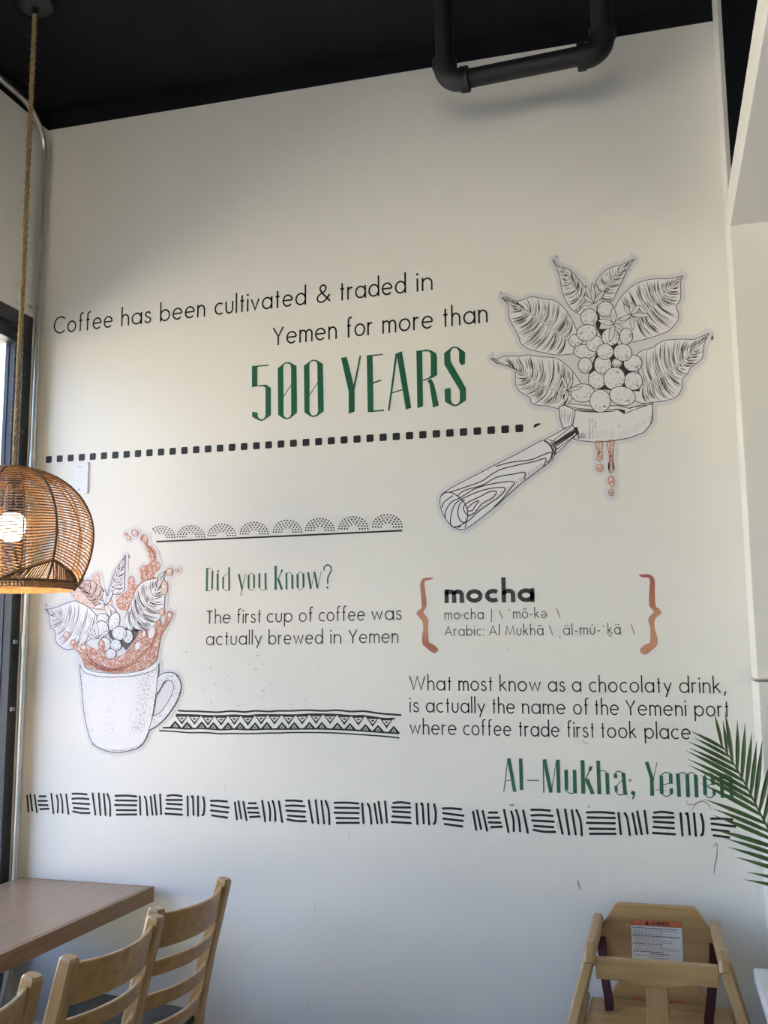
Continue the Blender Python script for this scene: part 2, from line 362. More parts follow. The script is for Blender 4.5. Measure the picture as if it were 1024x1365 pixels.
# geometric sans: centre lines, x-height 10, capital 15.3, ascender 17
GL = {
 'a': (9.8, [O_, [(9.8, 10), (9.8, 0)]]), 'b': (9.8, [O_, [(0, 17), (0, 0)]]), 'd': (9.8, [O_, [(9.8, 17), (9.8, 0)]]),
 'p': (9.8, [O_, [(0, 10), (0, -5)]]), 'o': (9.8, [O_]), 'c': (7.9, [arc(4.9, 5, 4.9, 5, 52, 308, 26)]),
 'e': (9.6, [[(.1, 5.3), (9.6, 5.3)] , arc(4.8, 5, 4.8, 5, 4, 318, 30)]),
 'ə': (9.6, [[(0, 4.7), (9.5, 4.7)], arc(4.8, 5, 4.8, 5, 184, 498, 30)]),
 'f': (4.9, [arc(4.3, 14.3, 2.5, 2.5, 62, 180, 8) + [(1.8, 0)], [(0, 9.7), (4.3, 9.7)]]),
 'h': (7.2, [[(0, 17), (0, 0)], arch(0, 7.2)[1]]), 'n': (7.2, [[(0, 10.2), (0, 0)], arch(0, 7.2)[1]]),
 'm': (12.2, [[(0, 10.2), (0, 0)], arch(0, 6.1)[1], arch(6.1, 12.2)[1]]),
 'r': (4.2, [[(0, 10.2), (0, 0)], arc(3.1, 6.6, 3.1, 3.4, 180, 62, 9)]),
 'u': (7.2, [cup(0, 7.2)]), 'i': (0, [[(0, 10.2), (0, 0)], '.']), 'l': (0, [[(0, 17), (0, 0)]]),
 'k': (7.4, [[(0, 17), (0, 0)], [(6.4, 10), (.3, 4.6)], [(2.2, 6.2), (7.4, 0)]]),
 's': (6.0, [smooth([(5.5, 8.2), (4.6, 9.6), (2.9, 10), (1.1, 9.2), (.6, 7.6), (1.5, 6.0), (3.6, 5.0), (5.4, 4.0), (6.0, 2.5), (5.2, .7), (3.1, 0), (1.1, .6), (.1, 2.2)], 4)]),
 't': (4.2, [[(2.1, 14.2), (2.1, 0)], [(0, 9.8), (4.2, 9.8)]]),
 'v': (8, [[(0, 10), (4, .4), (8, 10)]]), 'w': (13.4, [[(0, 10), (3.5, .5), (6.7, 9.4), (9.9, .5), (13.4, 10)]]),
 'y': (8.4, [[(0, 10), (4.3, .8)], [(8.4, 10), (2, -5)]]),
 'C': (13.2, [arc(7.7, 7.65, 7.7, 7.75, 44, 316, 34)]), 'Y': (10.4, [[(0, 15.3), (5.2, 6.8), (10.4, 15.3)], [(5.2, 6.8), (5.2, 0)]]),
 'T': (8.6, [[(0, 15), (8.6, 15)], [(4.3, 15), (4.3, 0)]]), 'W': (19.5, [[(0, 15.3), (4.9, .5), (9.75, 15), (14.6, .5), (19.5, 15.3)]]),
 'A': (12.2, [[(0, 0), (6.1, 14.9), (12.2, 0)], [(2, 4.7), (10.2, 4.7)]]), 'M': (15.4, [[(0, 0), (2.4, 14.4), (7.7, 1.2), (13, 14.4), (15.4, 0)]]),
 'R': (7.5, [[(0, 0), (0, 15)] + arc(3.6, 11.2, 3.6, 3.8, 90, -90, 10) + [(0, 7.4)], [(3, 7.4), (7.5, 0)]]), 'N': (10, [[(0, 0), (0, 15), (10, 0), (10, 15)]]), 'I': (0, [[(0, 0), (0, 15)]]),
 'G': (13, [arc(7.5, 7.5, 7.5, 7.5, 44, 360, 34) + [(8, 7.5)]]),
 '&': (12.6, [smooth([(12.4, .2), (8.6, 4.2), (4.6, 8.6), (3.0, 11.2), (3.2, 13.6), (5.2, 15.2), (7.6, 14.4), (8.4, 12.2), (7.2, 9.8), (4.0, 7.8), (1.2, 5.8), (.2, 3.2), (1.4, .9), (4.0, 0), (7.4, 1.2), (10.2, 4.0), (12.0, 6.6)], 4)]),
 ',': (1.6, [[(1.6, 1.6), (0, -3.2)]]), '-': (4.6, [[(0, 5.2), (4.6, 5.2)]]), ':': (0, [',.', ',:']), '·': (0, ['·'])}
GL['ō'] = (9.8, GL['o'][1] + [[(1.6, 14.4), (8.2, 14.4)]]); GL['ā'] = (9.8, GL['a'][1] + [[(1.6, 14.4), (8.2, 14.4)]])
GL['ä'] = (9.8, GL['a'][1] + ['"']); GL['û'] = (7.2, GL['u'][1] + ['^']); GL['ḵ'] = (7.4, GL['k'][1] + [[(1.2, -3), (6.4, -3)]])
def word(text, x0, x1, base, xh, w, m, parent, layer=0, name='word', gap=2.6, asc=1):
    """One word: x0..x1 and the base line measured on the photograph, x-height and stroke in metres."""
    (ax, ay), (bx, by) = base
    yb = lambda x: ay + (by - ay) * (x - ax) / (bx - ax)
    X0, Z0 = W2(x0, yb(x0)); X1, Z1 = W2(x1, yb(x1))
    k = (xh - w) / 10; g_ = (gap * k + w) / k
    tot = sum(GL[c][0] for c in text) + g_ * (len(text) - 1)
    kx = (X1 - X0 - w) / max(tot, .01); x = 0; A = Art(layer, raw=True)
    for c in text:
        adv, sts = GL[c]
        def T(p): return (X0 + w / 2 + (x + p[0]) * kx, Z0 + (Z1 - Z0) * ((x + p[0]) / max(tot, .01)) + w / 2 + (p[1] if p[1] <= 10.2 else 10 + (p[1] - 10) * asc) * k)
        for s_ in sts:
            if isinstance(s_, str):
                for px, pz in {'.': [(0, 14.6)], ',.': [(0, .4)], ',:': [(0, 8.6)], '·': [(0, 6)], '"': [(2.6, 14.2), (7.2, 14.2)], '^': [(3.6, 14.6)]}[s_]: A.mdot(T((px, pz)), w * .72, m, 12)
            else:
                q = [T(p) for p in s_]
                if s_[0][0] == s_[1][0]: d = math.copysign(w / 2, q[0][1] - q[1][1]); q[0] = (q[0][0], q[0][1] + d)
                if abs(s_[-1][0] - s_[-2][0]) < 1e-6: d = math.copysign(w / 2, q[-1][1] - q[-2][1]); q[-1] = (q[-1][0], q[-1][1] + d)
                A.mstroke(q, w, m)
        x += adv + g_
    return A.build(name, parent)
def anchor(name, label, cat, px, py, group=None):
    """Lettering and decals: an Empty on the wall face at their lower left."""
    t = thing(name, label, cat, (0, 0, 0), 0, group); return t
def line(label, words, base, xh, w, m='ink', gap=2.6, asc=1):
    t = anchor('wall_lettering', label, 'lettering', *base[0], group='sayings lettered on the wall')
    for tx, x0, x1 in words: word(tx, x0, x1, base, xh, w, m, t, gap=gap, asc=asc)
    return t
line('thin black wall lettering, topmost line, reading Coffee has been cultivated & traded in',
     [('Coffee', 71.3, 150.3), ('has', 161.5, 201.7), ('been', 213.2, 273.6), ('cultivated', 286, 408.3), ('&', 421.8, 441.6), ('traded', 452.6, 541.6), ('in', 555.6, 577)], ((108.7, 441.4), (576.4, 386.6)), .0455, .0058)
line('thin black wall lettering reading Yemen for more than, second line from the top',
     [('Yemen', 363.4, 449.3), ('for', 461.5, 497.3), ('more', 509.8, 577.8), ('than', 590, 650.4)], ((371.6, 460), (649.7, 429.8)), .0455, .0058)
line('thin black lettering reading The first cup of coffee was',
     [('The', 274.6, 307.3), ('first', 315.8, 348.2), ('cup', 355.6, 389.9), ('of', 398.4, 417.4), ('coffee', 425, 486.6), ('was', 495, 535.7)], ((279.4, 831.6), (524.6, 826.5)), .0312, .0037, 'ink_grey')
line('thin black lettering reading actually brewed in Yemen, just above a patch of scuffed wall',
     [('actually', 274.6, 349.3), ('brewed', 358.1, 430.6), ('in', 440.5, 455), ('Yemen', 464.6, 531.2)], ((285, 860.2), (531, 857)), .0312, .0037, 'ink_grey')
line('black lettering reading What most know as a chocolaty drink,',
     [('What', 545.7, 602.4), ('most', 611.4, 657.2), ('know', 666.2, 721.6), ('as', 730.7, 753.9), ('a', 762.8, 775.3), ('chocolaty', 785.5, 896.2), ('drink,', 905.8, 968.6)], ((550.7, 920.3), (959.8, 924.3)), .0318, .0039)
line('black lettering reading is actually the name of the Yemeni port',
     [('is', 546.2, 559), ('actually', 567.8, 647.2), ('the', 655.9, 686.7), ('name', 696.3, 754.3), ('of', 764.3, 785.4), ('the', 792.8, 825.7), ('Yemeni', 834.3, 915.3), ('port', 926.1, 972.8)], ((548, 949.5), (971, 955.5)), .0318, .0039)
line('black lettering reading where coffee trade first took place',
     [('where', 546.2, 608.9), ('coffee', 617.7, 682), ('trade', 691.4, 746.3), ('first', 755.9, 793.1), ('took', 801, 849.1), ('place', 859.5, 921.3)], ((566.9, 979.2), (876, 985)), .0318, .0039)
t = line('bold charcoal lettering reading mocha between two brown braces', [('mocha', 592.8, 713)], ((594.2, 804), (712, 802.4)), .0428, .0136, 'ink_grey', gap=.6, asc=1.75)
t = line('small thin lettering reading mo·cha with its pronunciation, under the bold mocha',
     [('mo·cha', 593, 645), ('mō-kə', 684.2, 729.2)], ((593.3, 826), (729, 824.1)), .0220, .0026, 'ink_grey', gap=3.0)
def marks(t, segs, w=.9):
    for s_ in segs: A = Art(0); A.stroke(s_, w, 'ink_grey'); A.build('mark', t)
marks(t, [[(655.2, 811.6), (655.2, 829.7)], [(665.4, 813.9), (670.3, 825)], [(679, 811.6), (679.2, 814.6)], [(742.2, 811.3), (746.9, 823.9)]])
t = line('small thin lettering reading Arabic: Al Mukhā with its pronunciation',
     [('Arabic:', 593, 645.7), ('Al', 652, 666.4), ('Mukhā', 673.6, 724.8), ('äl-mû-', 751, 801), ('ḵä', 810.3, 827.6)], ((593.3, 848), (827, 845.6)), .0220, .0026, 'ink_grey', gap=3.0)
marks(t, [[(732, 833.2), (736.9, 846.4)], [(746.6, 848), (746.7, 850.4)], [(804.8, 833.4), (805, 836.2)], [(841.3, 832.3), (846.2, 845.5)]])

# ---- tall narrow green display letters
def green(name, label, words):
    t = thing(name, label, 'lettering', group='green display lettering')
    for ox, oy, s_, polys, strokes, dots in words:
        A = Art(0, ox, oy, s_)
        for p in polys: A.poly(p[0], 'green_vinyl', p[1:])
        for w, p in strokes: A.stroke(p, w, 'green_vinyl', sm=4 if len(p) > 2 else 0)
        for c, r in dots: A.dot(c, r, 'green_vinyl', 16)
        A.build('word', t)
    return t
A5 = [[[(70, 243), (212, 231), (212, 242), (117, 250), (117, 409), (180, 402), (195, 404), (232, 430), (232, 662), (175, 705), (150, 712), (130, 708), (72, 676), (72, 632), (119, 641), (121, 672), (130, 690), (150, 698), (170, 693), (182, 676), (186, 655), (186, 435), (178, 420), (117, 416), (70, 424)]],
 [[(290, 262), (350, 215), (375, 209), (400, 214), (450, 242), (455, 640), (400, 688), (372, 698), (345, 694), (294, 660)], [(338, 250), (350, 225), (372, 220), (395, 228), (404, 250), (405, 650), (395, 675), (372, 686), (350, 678), (340, 655)]],
 [[(514, 240), (575, 195), (600, 188), (625, 193), (676, 225), (682, 628), (625, 672), (597, 680), (570, 674), (518, 638)], [(560, 230), (573, 205), (600, 200), (620, 207), (628, 230), (634, 632), (622, 655), (597, 668), (575, 658), (562, 632)]]]
YY = [[[(830, 173), (880, 166), (938, 405), (988, 156), (1003, 154), (945, 450), (947, 632), (896, 652), (896, 465)]]]
ARS = [[[(90, 184), (228, 170), (228, 180), (140, 192), (147, 655), (237, 646), (237, 660), (98, 670)]],
 [[(144, 412), (213, 390), (213, 402), (145, 427)]],
 [[(335, 172), (390, 148), (470, 632), (424, 648), (348, 200), (286, 655), (270, 657)]],
 [[(513, 145), (563, 140), (570, 618), (522, 636)]],
 [[(563, 140), (600, 134), (640, 142), (680, 165), (690, 195), (692, 350), (660, 373), (570, 404), (570, 392), (618, 374), (636, 352), (635, 170), (618, 150), (563, 152)]],
 [[(606, 400), (640, 383), (665, 430), (706, 612), (655, 630), (625, 430)]],
 [[(928, 258), (898, 270), (878, 240), (877, 150), (862, 128), (842, 120), (815, 130), (803, 160), (806, 235), (936, 465), (936, 568), (870, 612), (842, 620), (815, 612), (757, 580), (755, 475), (795, 460), (806, 480), (806, 560), (818, 592), (845, 606), (870, 595), (884, 570), (884, 485), (752, 262), (750, 165), (815, 115), (842, 108), (870, 115), (930, 158)]]]
YS = [[[(px + (325 - 475) * 6.4, py + 5 * 6.4) for px, py in YY[0][0]]]]
green('green_lettering', 'large tall narrow green letters reading 500 YEARS, above the dotted line',
      [(325, 450, 6.4, A5, [(8, [(338, 508), (406, 402)]), (8, [(560, 494), (630, 388)])], []), (475, 445, 6.4, YS + ARS, [(11, [(299, 507), (396, 476)])], [])])
DIDS = [(16, [(83, 117), (81, 270)]), (14, [(119, 133), (117, 257)]), (4, [(74, 117), (108, 115), (122, 132)]), (4, [(120, 255), (106, 268), (72, 270)]),
        (16, [(155, 150), (155, 269)]), (14, [(233, 108), (233, 268)]), (13, [(192, 176), (192, 254)]), (4, [(192, 176), (212, 158), (230, 152)]), (4, [(192, 252), (208, 267), (232, 264)])]
YOUS = [(14, [(299, 154), (322, 260)]), (5, [(346, 152), (312, 300)]), (15, [(366, 163), (366, 252)]), (13, [(403, 160), (403, 250)]), (4, [(364, 164), (384, 150), (404, 160)]), (4, [(364, 251), (384, 266), (404, 250)]),
        (15, [(440, 150), (440, 248)]), (14, [(481, 148), (483, 262)]), (4, [(437, 247), (458, 264), (484, 259)])]
KNS = [(18, [(551, 98), (551, 262)]), (6, [(598, 124), (566, 190)]), (13, [(596, 126), (589, 142)]), (16, [(567, 184), (594, 261)]), (14, [(624, 148), (626, 259)]), (15, [(664, 160), (666, 256)]), (4, [(624, 151), (645, 142), (666, 161)]),
       (15, [(700, 155), (701, 249)]), (14, [(740, 152), (741, 246)]), (4, [(699, 156), (719, 141), (741, 153)]), (4, [(700, 247), (720, 263), (741, 245)]),
       (14, [(772, 142), (791, 258)]), (4, [(792, 257), (817, 146)]), (14, [(815, 139), (837, 253)]), (4, [(837, 251), (863, 135)]), (9, [(884, 132), (882, 110), (905, 92), (928, 107), (928, 135), (907, 178), (906, 222)])]
green('green_lettering', 'small green letters reading Did you Know?', [(260, 735, 5.12, [[[(150, 134), (165, 126), (163, 141), (149, 143)]]], DIDS, []), (260, 735, 5.12, [], YOUS, []), (260, 735, 5.12, [], KNS, [((905, 247), 8)])])
ALS = [(6, [(93, 65), (63, 297)]), (24, [(99, 58), (142, 298)]), (5, [(75, 222), (125, 211)]), (25, [(184, 60), (191, 286)]), (6, [(230, 217), (316, 217)]), (8, [(347, 68), (350, 305)]), (25, [(355, 65), (402, 305)]), (5, [(405, 300), (440, 80)]), (25, [(451, 68), (458, 306)]),
       (25, [(511, 140), (514, 286)]), (25, [(571, 140), (576, 309)]), (7, [(504, 285), (540, 310), (577, 305)]), (26, [(628, 72), (634, 312)]), (7, [(692, 115), (648, 212)]), (19, [(690, 117), (680, 148)]), (26, [(658, 207), (703, 314)]),
       (25, [(741, 75), (750, 316)]), (25, [(805, 163), (811, 317)]), (6, [(750, 152), (780, 146), (807, 166)]), (25, [(921, 163), (936, 321)]), (7, [(864, 180), (866, 165), (890, 150), (922, 165)]), (23, [(865, 170), (867, 200)]), (5, [(920, 210), (863, 264)]), (20, [(868, 255), (872, 297)]), (7, [(864, 294), (895, 322), (936, 312)]), (8, [(999, 308), (997, 330), (987, 350)])]
YES = [(23, [(169, 82), (211, 215)]), (23, [(206, 205), (209, 321)]), (5, [(243, 84), (214, 218)]), (23, [(273, 178), (276, 306)]), (6, [(268, 180), (305, 155), (345, 170)]), (22, [(338, 168), (341, 236)]), (5, [(285, 243), (351, 229)]), (6, [(270, 304), (310, 326), (348, 305)]), (21, [(343, 268), (343, 308)]),
       (24, [(389, 168), (399, 327)]), (23, [(455, 168), (461, 329)]), (23, [(514, 173), (522, 331)]), (6, [(393, 167), (425, 156), (456, 172)]), (6, [(457, 172), (490, 156), (517, 176)]), (5, [(374, 166), (398, 170)]),
       (24, [(577, 183), (582, 313)]), (22, [(633, 175), (637, 244)]), (6, [(572, 184), (605, 160), (640, 176)]), (5, [(590, 248), (652, 236)]), (6, [(576, 311), (615, 335), (651, 312)]), (21, [(645, 277), (646, 315)]), (23, [(694, 183), (704, 336)]), (23, [(759, 188), (769, 336)]), (6, [(696, 184), (728, 171), (762, 190)])]
green('green_lettering', 'green letters reading Al-Mukha, Yemen, the last letter behind the palm frond', [(660, 1000, 5.389, [], ALS, [((992, 307), 14)]), (830, 1000, 5.278, [], YES, [])])

# ================================================================== decorative borders
t = thing('dotted_border', 'row of small black rounded squares under the 500 YEARS lettering', 'wall decal')
for i in range(200):
    x = .0604 + i * .0451
    if x > 1.80: break
    A = Art(0, raw=True); h = .0124; z = 2.2037; r = .0045
    A.mpoly([[p for cx, cz, a in ((x + h - r, z + h - r, 0), (x - h + r, z + h - r, 90), (x - h + r, z - h + r, 180), (x + h - r, z - h + r, 270)) for p in arc(cx, cz, r, r, a, a + 90, 4)]], 'ink'); A.build('square', t)
A = Art(0, 0, 0, 1); A.poly([(711.6, 570.8), (721.8, 565.0), (719, 564.2), (714.5, 564.9), (711.8, 566.6)], 'ink'); A.build('square', t)

t = thing('scalloped_border', 'black border of dotted arches over a thin line, above the green Did you Know', 'wall decal')
for cx, cy, cut in ((215.2, 716.2, 1), (254.8, 715.6, 0), (295.8, 713.9, 0), (338.9, 711.6, 0), (383.3, 709.2, 0), (426.5, 707.1, 0), (471.3, 704.9, 0), (516.5, 702.4, 0)):
    A = Art(0, 0, 0, 1); f = 1 + (cx - 215) * .00035
    for rx, ry, n_ in ((17.6, 14.6, 15), (14.2, 11.6, 12), (10.9, 8.6, 9), (7.6, 5.6, 6)):
        for k in range(n_):
            q = pi * k / (n_ - 1); X = cx + rx * f * math.cos(q); Y = cy - ry * f * math.sin(q) * (1 if math.sin(q) > .05 else 0)
            if cut and X < 207.3 - (cy - Y) * .35 + (6 if Y > 711 else 0): continue
            A.dot((X, Y - (cx - 338) * .0), 1.12 * f, 'ink', 10)
    A.build('dotted_arch', t)
A = Art(0, 0, 0, 1); A.stroke([(208.7, 722), (372, 715), (536.4, 707.3)], 2.5, 'ink'); A.build('border_line', t)

t = thing('zigzag_border', 'black and white zigzag border with hand-drawn triangles, right of the painted mug handle', 'wall decal')
S6 = 5.689
ZA = lambda p: (p[0] / S6 + 200, p[1] / S6 + 930); ZB = lambda p: (p[0] / S6 + 370, p[1] / S6 + 930)
def zl(a, b_, w):
    A = Art(0, 0, 0, 1); A.stroke([ZA(p) for p in a] + [ZB(p) for p in b_], w / S6, 'ink', sm=4); A.build('border_line', t)
zl([(212, 98), (280, 102), (350, 103), (450, 108), (520, 110), (620, 102), (720, 108), (800, 100), (900, 105)], [(0, 100), (100, 100), (220, 95), (350, 100), (450, 95), (560, 105), (660, 103), (780, 120), (940, 132)], 14)
zl([(70, 250), (170, 255), (290, 265), (420, 265), (530, 273), (620, 271), (740, 273), (900, 268)], [(0, 268), (150, 264), (330, 265), (440, 268), (560, 275), (700, 285), (800, 292), (925, 305)], 11)
top = [ZA(p) for p in ((197, 128), (250, 130), (330, 132), (430, 137), (550, 138), (640, 133), (740, 138), (830, 130))] + [ZB(p) for p in ((0, 131), (150, 132), (250, 126), (430, 128), (560, 138), (660, 138), (800, 158), (890, 158))]
bot = [ZA(p) for p in ((98, 228), (180, 228), (280, 236), (400, 233), (540, 243), (640, 238), (760, 242), (880, 238))] + [ZB(p) for p in ((0, 238), (120, 238), (250, 236), (400, 238), (590, 247), (760, 260), (925, 271))]
A = Art(0, 0, 0, 1); A.stroke(top, 2.3, 'ink', sm=3); A.build('border_line', t); A = Art(0, 0, 0, 1); A.stroke(bot, 2.3, 'ink', sm=3); A.build('border_line', t)
def yat(L, x):
    for a, b_ in zip(L, L[1:]):
        if a[0] <= x <= b_[0]: return a[1] + (b_[1] - a[1]) * (x - a[0]) / (b_[0] - a[0])
    return L[0][1] if x < L[0][0] else L[-1][1]
ups = [(x / S6 + 200) for x in (242, 338, 440, 540, 640, 742, 843, 945)] + [(x / S6 + 370) for x in (85, 188, 293, 400, 507, 614, 722, 828)]
los = [(x / S6 + 200) for x in (192, 283, 392, 482, 592, 685, 797, 887, 1002)] + [(x / S6 + 370) for x in (128, 243, 337, 455, 550, 668, 763, 882)]
for x in ups:
    y = yat(top, x); A = Art(0, 0, 0, 1)
    A.poly([(x - 8.9, y), (x + 8.9, y), (x, y + 13.2)], 'ink', [[(x - 5.9, y + 2.6), (x + 5.9, y + 2.6), (x, y + 9.4)]]); A.poly([(x - 2.8, y + 3.9), (x + 2.8, y + 3.9), (x, y + 6.6)], 'ink'); A.build('triangle', t)
for x in los:
    y = yat(bot, x); A = Art(0, 0, 0, 1)
    A.poly([(x - 8.6, y), (x + 8.6, y), (x, y - 9.6)], 'ink', [[(x - 3.5, y - 1.0), (x + 3.5, y - 1.0), (x, y - 6.2)]]); A.poly([(x - 1.9, y - 1.8), (x + 1.9, y - 1.8), (x, y - 4.4)], 'ink'); A.build('triangle', t)

TG = [  # one repeat of the tally border: clusters of pen strokes, measured on its rightmost repeat
 [(0, [(62, 97), (85, 233)]), (0, [(92, 87), (122, 226)]), (0, [(135, 92), (168, 240)])],
 [(0, [(183, 103), (244, 103)]), (0, [(175, 142), (260, 142)]), (0, [(183, 177), (270, 180)]), (0, [(198, 214), (280, 210)])],
 [(0, [(297, 83), (330, 250)]), (0, [(351, 95), (368, 160), (370, 243)]), (0, [(388, 85), (408, 150), (418, 245)]), (0, [(442, 88), (476, 255)])],
 [(0, [(503, 82), (570, 82), (643, 88)]), (0, [(504, 125), (570, 122), (664, 128)]), (0, [(510, 163), (674, 172)]), (0, [(525, 204), (670, 214)]), (0, [(520, 234), (600, 248), (683, 249)])],
 [(0, [(700, 80), (740, 263)]), (0, [(760, 80), (790, 268)]), (0, [(810, 85), (840, 268)]), (0, [(846, 85), (875, 160), (886, 275)])],
 [(1, [(12, 83), (100, 82), (180, 88)]), (1, [(17, 115), (185, 118)]), (1, [(12, 148), (185, 151)]), (1, [(28, 184), (185, 186)]), (1, [(32, 216), (190, 216)])],
 [(1, [(208, 88), (222, 217)]), (1, [(247, 90), (262, 120), (278, 222)]), (1, [(295, 90), (320, 218)]), (1, [(324, 78), (352, 218)]), (1, [(370, 75), (388, 214)])],
 [(1, [(430, 85), (480, 80), (545, 88)]), (1, [(422, 114), (550, 115)]), (1, [(430, 141), (550, 148)]), (1, [(425, 174), (552, 182)]), (1, [(422, 211), (557, 219)])],
 [(1, [(593, 90), (605, 225)]), (1, [(627, 93), (637, 100), (650, 220)]), (1, [(676, 90), (688, 228)]), (1, [(720, 95), (733, 150), (732, 210), (722, 224)])],
 [(1, [(783, 122), (850, 122), (914, 128)]), (1, [(786, 153), (932, 171)]), (1, [(788, 190), (928, 205)]), (1, [(800, 226), (924, 242)])]]
t = thing('tally_border', 'long black border of upright and flat pen strokes across the lower wall', 'wall decal')
for dx, dz in ((-1.573, .002), (-.791, .003), (0, 0)):
    for cl in TG:
        A = Art(0, raw=True)
        for q, pts in cl:
            P_ = [(p[0] / 5.689 + 620, p[1] / 5.689 + 1065) if q == 0 else (p[0] / 4.655 + 780, p[1] / 4.655 + 1065) for p in pts]
            P_ = [W2(*p) for p in (smooth(P_, 4) if len(P_) > 2 else P_)]
            A.mstroke([(p[0] + dx, p[1] + dz) for p in P_], .0068, 'ink', cap=True)
        A.build('stroke_cluster', t)

def brace(label, ox, pts):
    A = Art(0, ox, 755, 5.689); q = smooth(pts, 3, True)
    c = (sum(p[0] for p in q) / len(q), sum(p[1] for p in q) / len(q))
    A.stroke(q, 20, 'vinyl_white', closed=True); A.poly(q, 'brace_print')
    return tag(A.build('curly_brace'), label, 'wall decal', 'brown curly braces')
brace('brown curly brace left of the word mocha', 545, [(183, 92), (150, 105), (130, 107), (120, 125), (122, 160), (132, 230), (135, 305), (112, 350), (148, 400), (148, 470), (152, 565), (165, 580), (205, 605), (225, 632), (205, 655), (178, 652), (120, 605), (103, 580), (102, 520), (110, 480), (105, 420), (78, 385), (60, 360), (68, 340), (95, 318), (98, 300), (93, 220), (87, 150), (95, 110), (115, 90), (150, 86), (180, 84)])
brace('brown curly brace closing the mocha definition on its right', 710, [(808, 64), (835, 60), (885, 60), (915, 80), (928, 115), (928, 200), (935, 300), (960, 320), (980, 352), (960, 372), (935, 395), (925, 430), (930, 480), (948, 540), (950, 580), (935, 612), (905, 635), (868, 666), (835, 664), (815, 640), (835, 605), (885, 580), (893, 560), (893, 470), (880, 420), (885, 385), (920, 345), (893, 310), (883, 280), (885, 180), (890, 110), (875, 85), (845, 85), (822, 78)])

# ================================================================== printed illustrations
def cv(pts, ox, oy, s_): return [(p[0] / s_ + ox, p[1] / s_ + oy) for p in pts]     # zoomed measurement -> photograph position
def backing(parent, outlines, halo, layer=1, m='vinyl'):
    A = Art(layer, 0, 0, 1); A.step = (100000, 1.5e-6)
    for L in outlines:
        A.poly(L, m); A.stroke(L, halo * 2, m, closed=True)
        for p in L[::2]: A.k += 1; A.dot(p, halo, m, 12)
    return A.build('vinyl_backing', parent)
def leaf(parent, layer, up, lo, mid, nv=7, dark=.5, curl=.14, paper='vinyl_white', dense=1.0, ink='ink_line'):
    """Engraved leaf: outlines run tip -> base; side veins and hatching follow them."""
    up, lo, mid = smooth(up, 5), smooth(lo, 5), smooth(mid, 5)
    A = Art(layer, 0, 0, 1); A.poly(up + lo[::-1][1:], paper)
    A.stroke(up, .9, ink); A.stroke(lo, .9, ink)
    size = math.dist(mid[0], mid[-1])
    for side, E in ((0, up), (1, lo)):
        def vein(t, a, b_, n_=7):
            q = []
            for i in range(n_):
                s_ = a + (b_ - a) * i / (n_ - 1); m_ = along(mid, t - curl * .0 * s_); e_ = along(E, max(.02, t - curl * (1 - .5 * t)))
                p = lerp(m_, e_, s_); k_ = 4 * s_ * (1 - s_) * size * .035
                d_ = along(mid, min(1, t + .02)); u_ = along(mid, max(0, t - .02)); L = math.dist(d_, u_) or 1
                q.append((p[0] + (d_[0] - u_[0]) / L * k_, p[1] + (d_[1] - u_[1]) / L * k_))
            return q
        for v in range(1, nv + 1):
            t = .06 + .92 * v / (nv + .5)
            A.stroke(vein(t, 0, .96), 1.0, ink, taper=.6)
            dt = .92 / (nv + .5)
            for h in range(int(12 * dense)):
                u = rnd.random() ** 1.5
                if rnd.random() < .5: a, b_ = 0, rnd.uniform(.25, .75)
                else: a, b_ = rnd.uniform(.3, .6), rnd.uniform(.75, .98)
                if side: a = max(0, a - .1)
                A.stroke(vein(min(.995, t - dt * u * .92), a, b_, 5), rnd.uniform(.38, .66 + .4 * dark * side), ink, taper=.8)
    A.stroke(mid, 2.0, paper)
    N = len(mid)
    def off(k): return [(p[0] - (mid[min(i + 1, N - 1)][1] - mid[max(i - 1, 0)][1]) / (math.dist(mid[min(i + 1, N - 1)], mid[max(i - 1, 0)]) or 1) * k, p[1] + (mid[min(i + 1, N - 1)][0] - mid[max(i - 1, 0)][0]) / (math.dist(mid[min(i + 1, N - 1)], mid[max(i - 1, 0)]) or 1) * k) for i, p in enumerate(mid)]
    A.stroke(off(.9), .55, ink); A.stroke(off(-.9), .55, ink)
    A.stroke([mid[0], along(mid, .06)], 2.2, ink, taper=.6)
    return A.build('leaf', parent)
def cherry(parent, layer, c, rx, ry, rot=0, nd=40, navel=None, ink='ink_line', paper='vinyl_white'):
    A = Art(layer, 0, 0, 1); e = A.ell(*c, rx, ry, rot); A.poly(e, paper); A.stroke(e, .95, ink, closed=True)
    a = math.radians(rot)
    for k in range(nd):
        r_ = math.sqrt(rnd.random()) * .93; q = rnd.choice([rnd.uniform(-.6, 2.4), rnd.uniform(0, 6.28)])
        X, Y = rx * r_ * math.cos(q), ry * r_ * math.sin(q)
        if r_ < .45 and rnd.random() < .6: continue
        A.dot((c[0] + X * math.cos(a) - Y * math.sin(a), c[1] + X * math.sin(a) + Y * math.cos(a)), rnd.uniform(.25, .62), ink, 5)
    if navel: A.stroke(A.ell(c[0] + navel[0], c[1] + navel[1], 1.5, 1.1, 30, 10), .6, ink, closed=True)
    return A.build('coffee_cherry', parent)
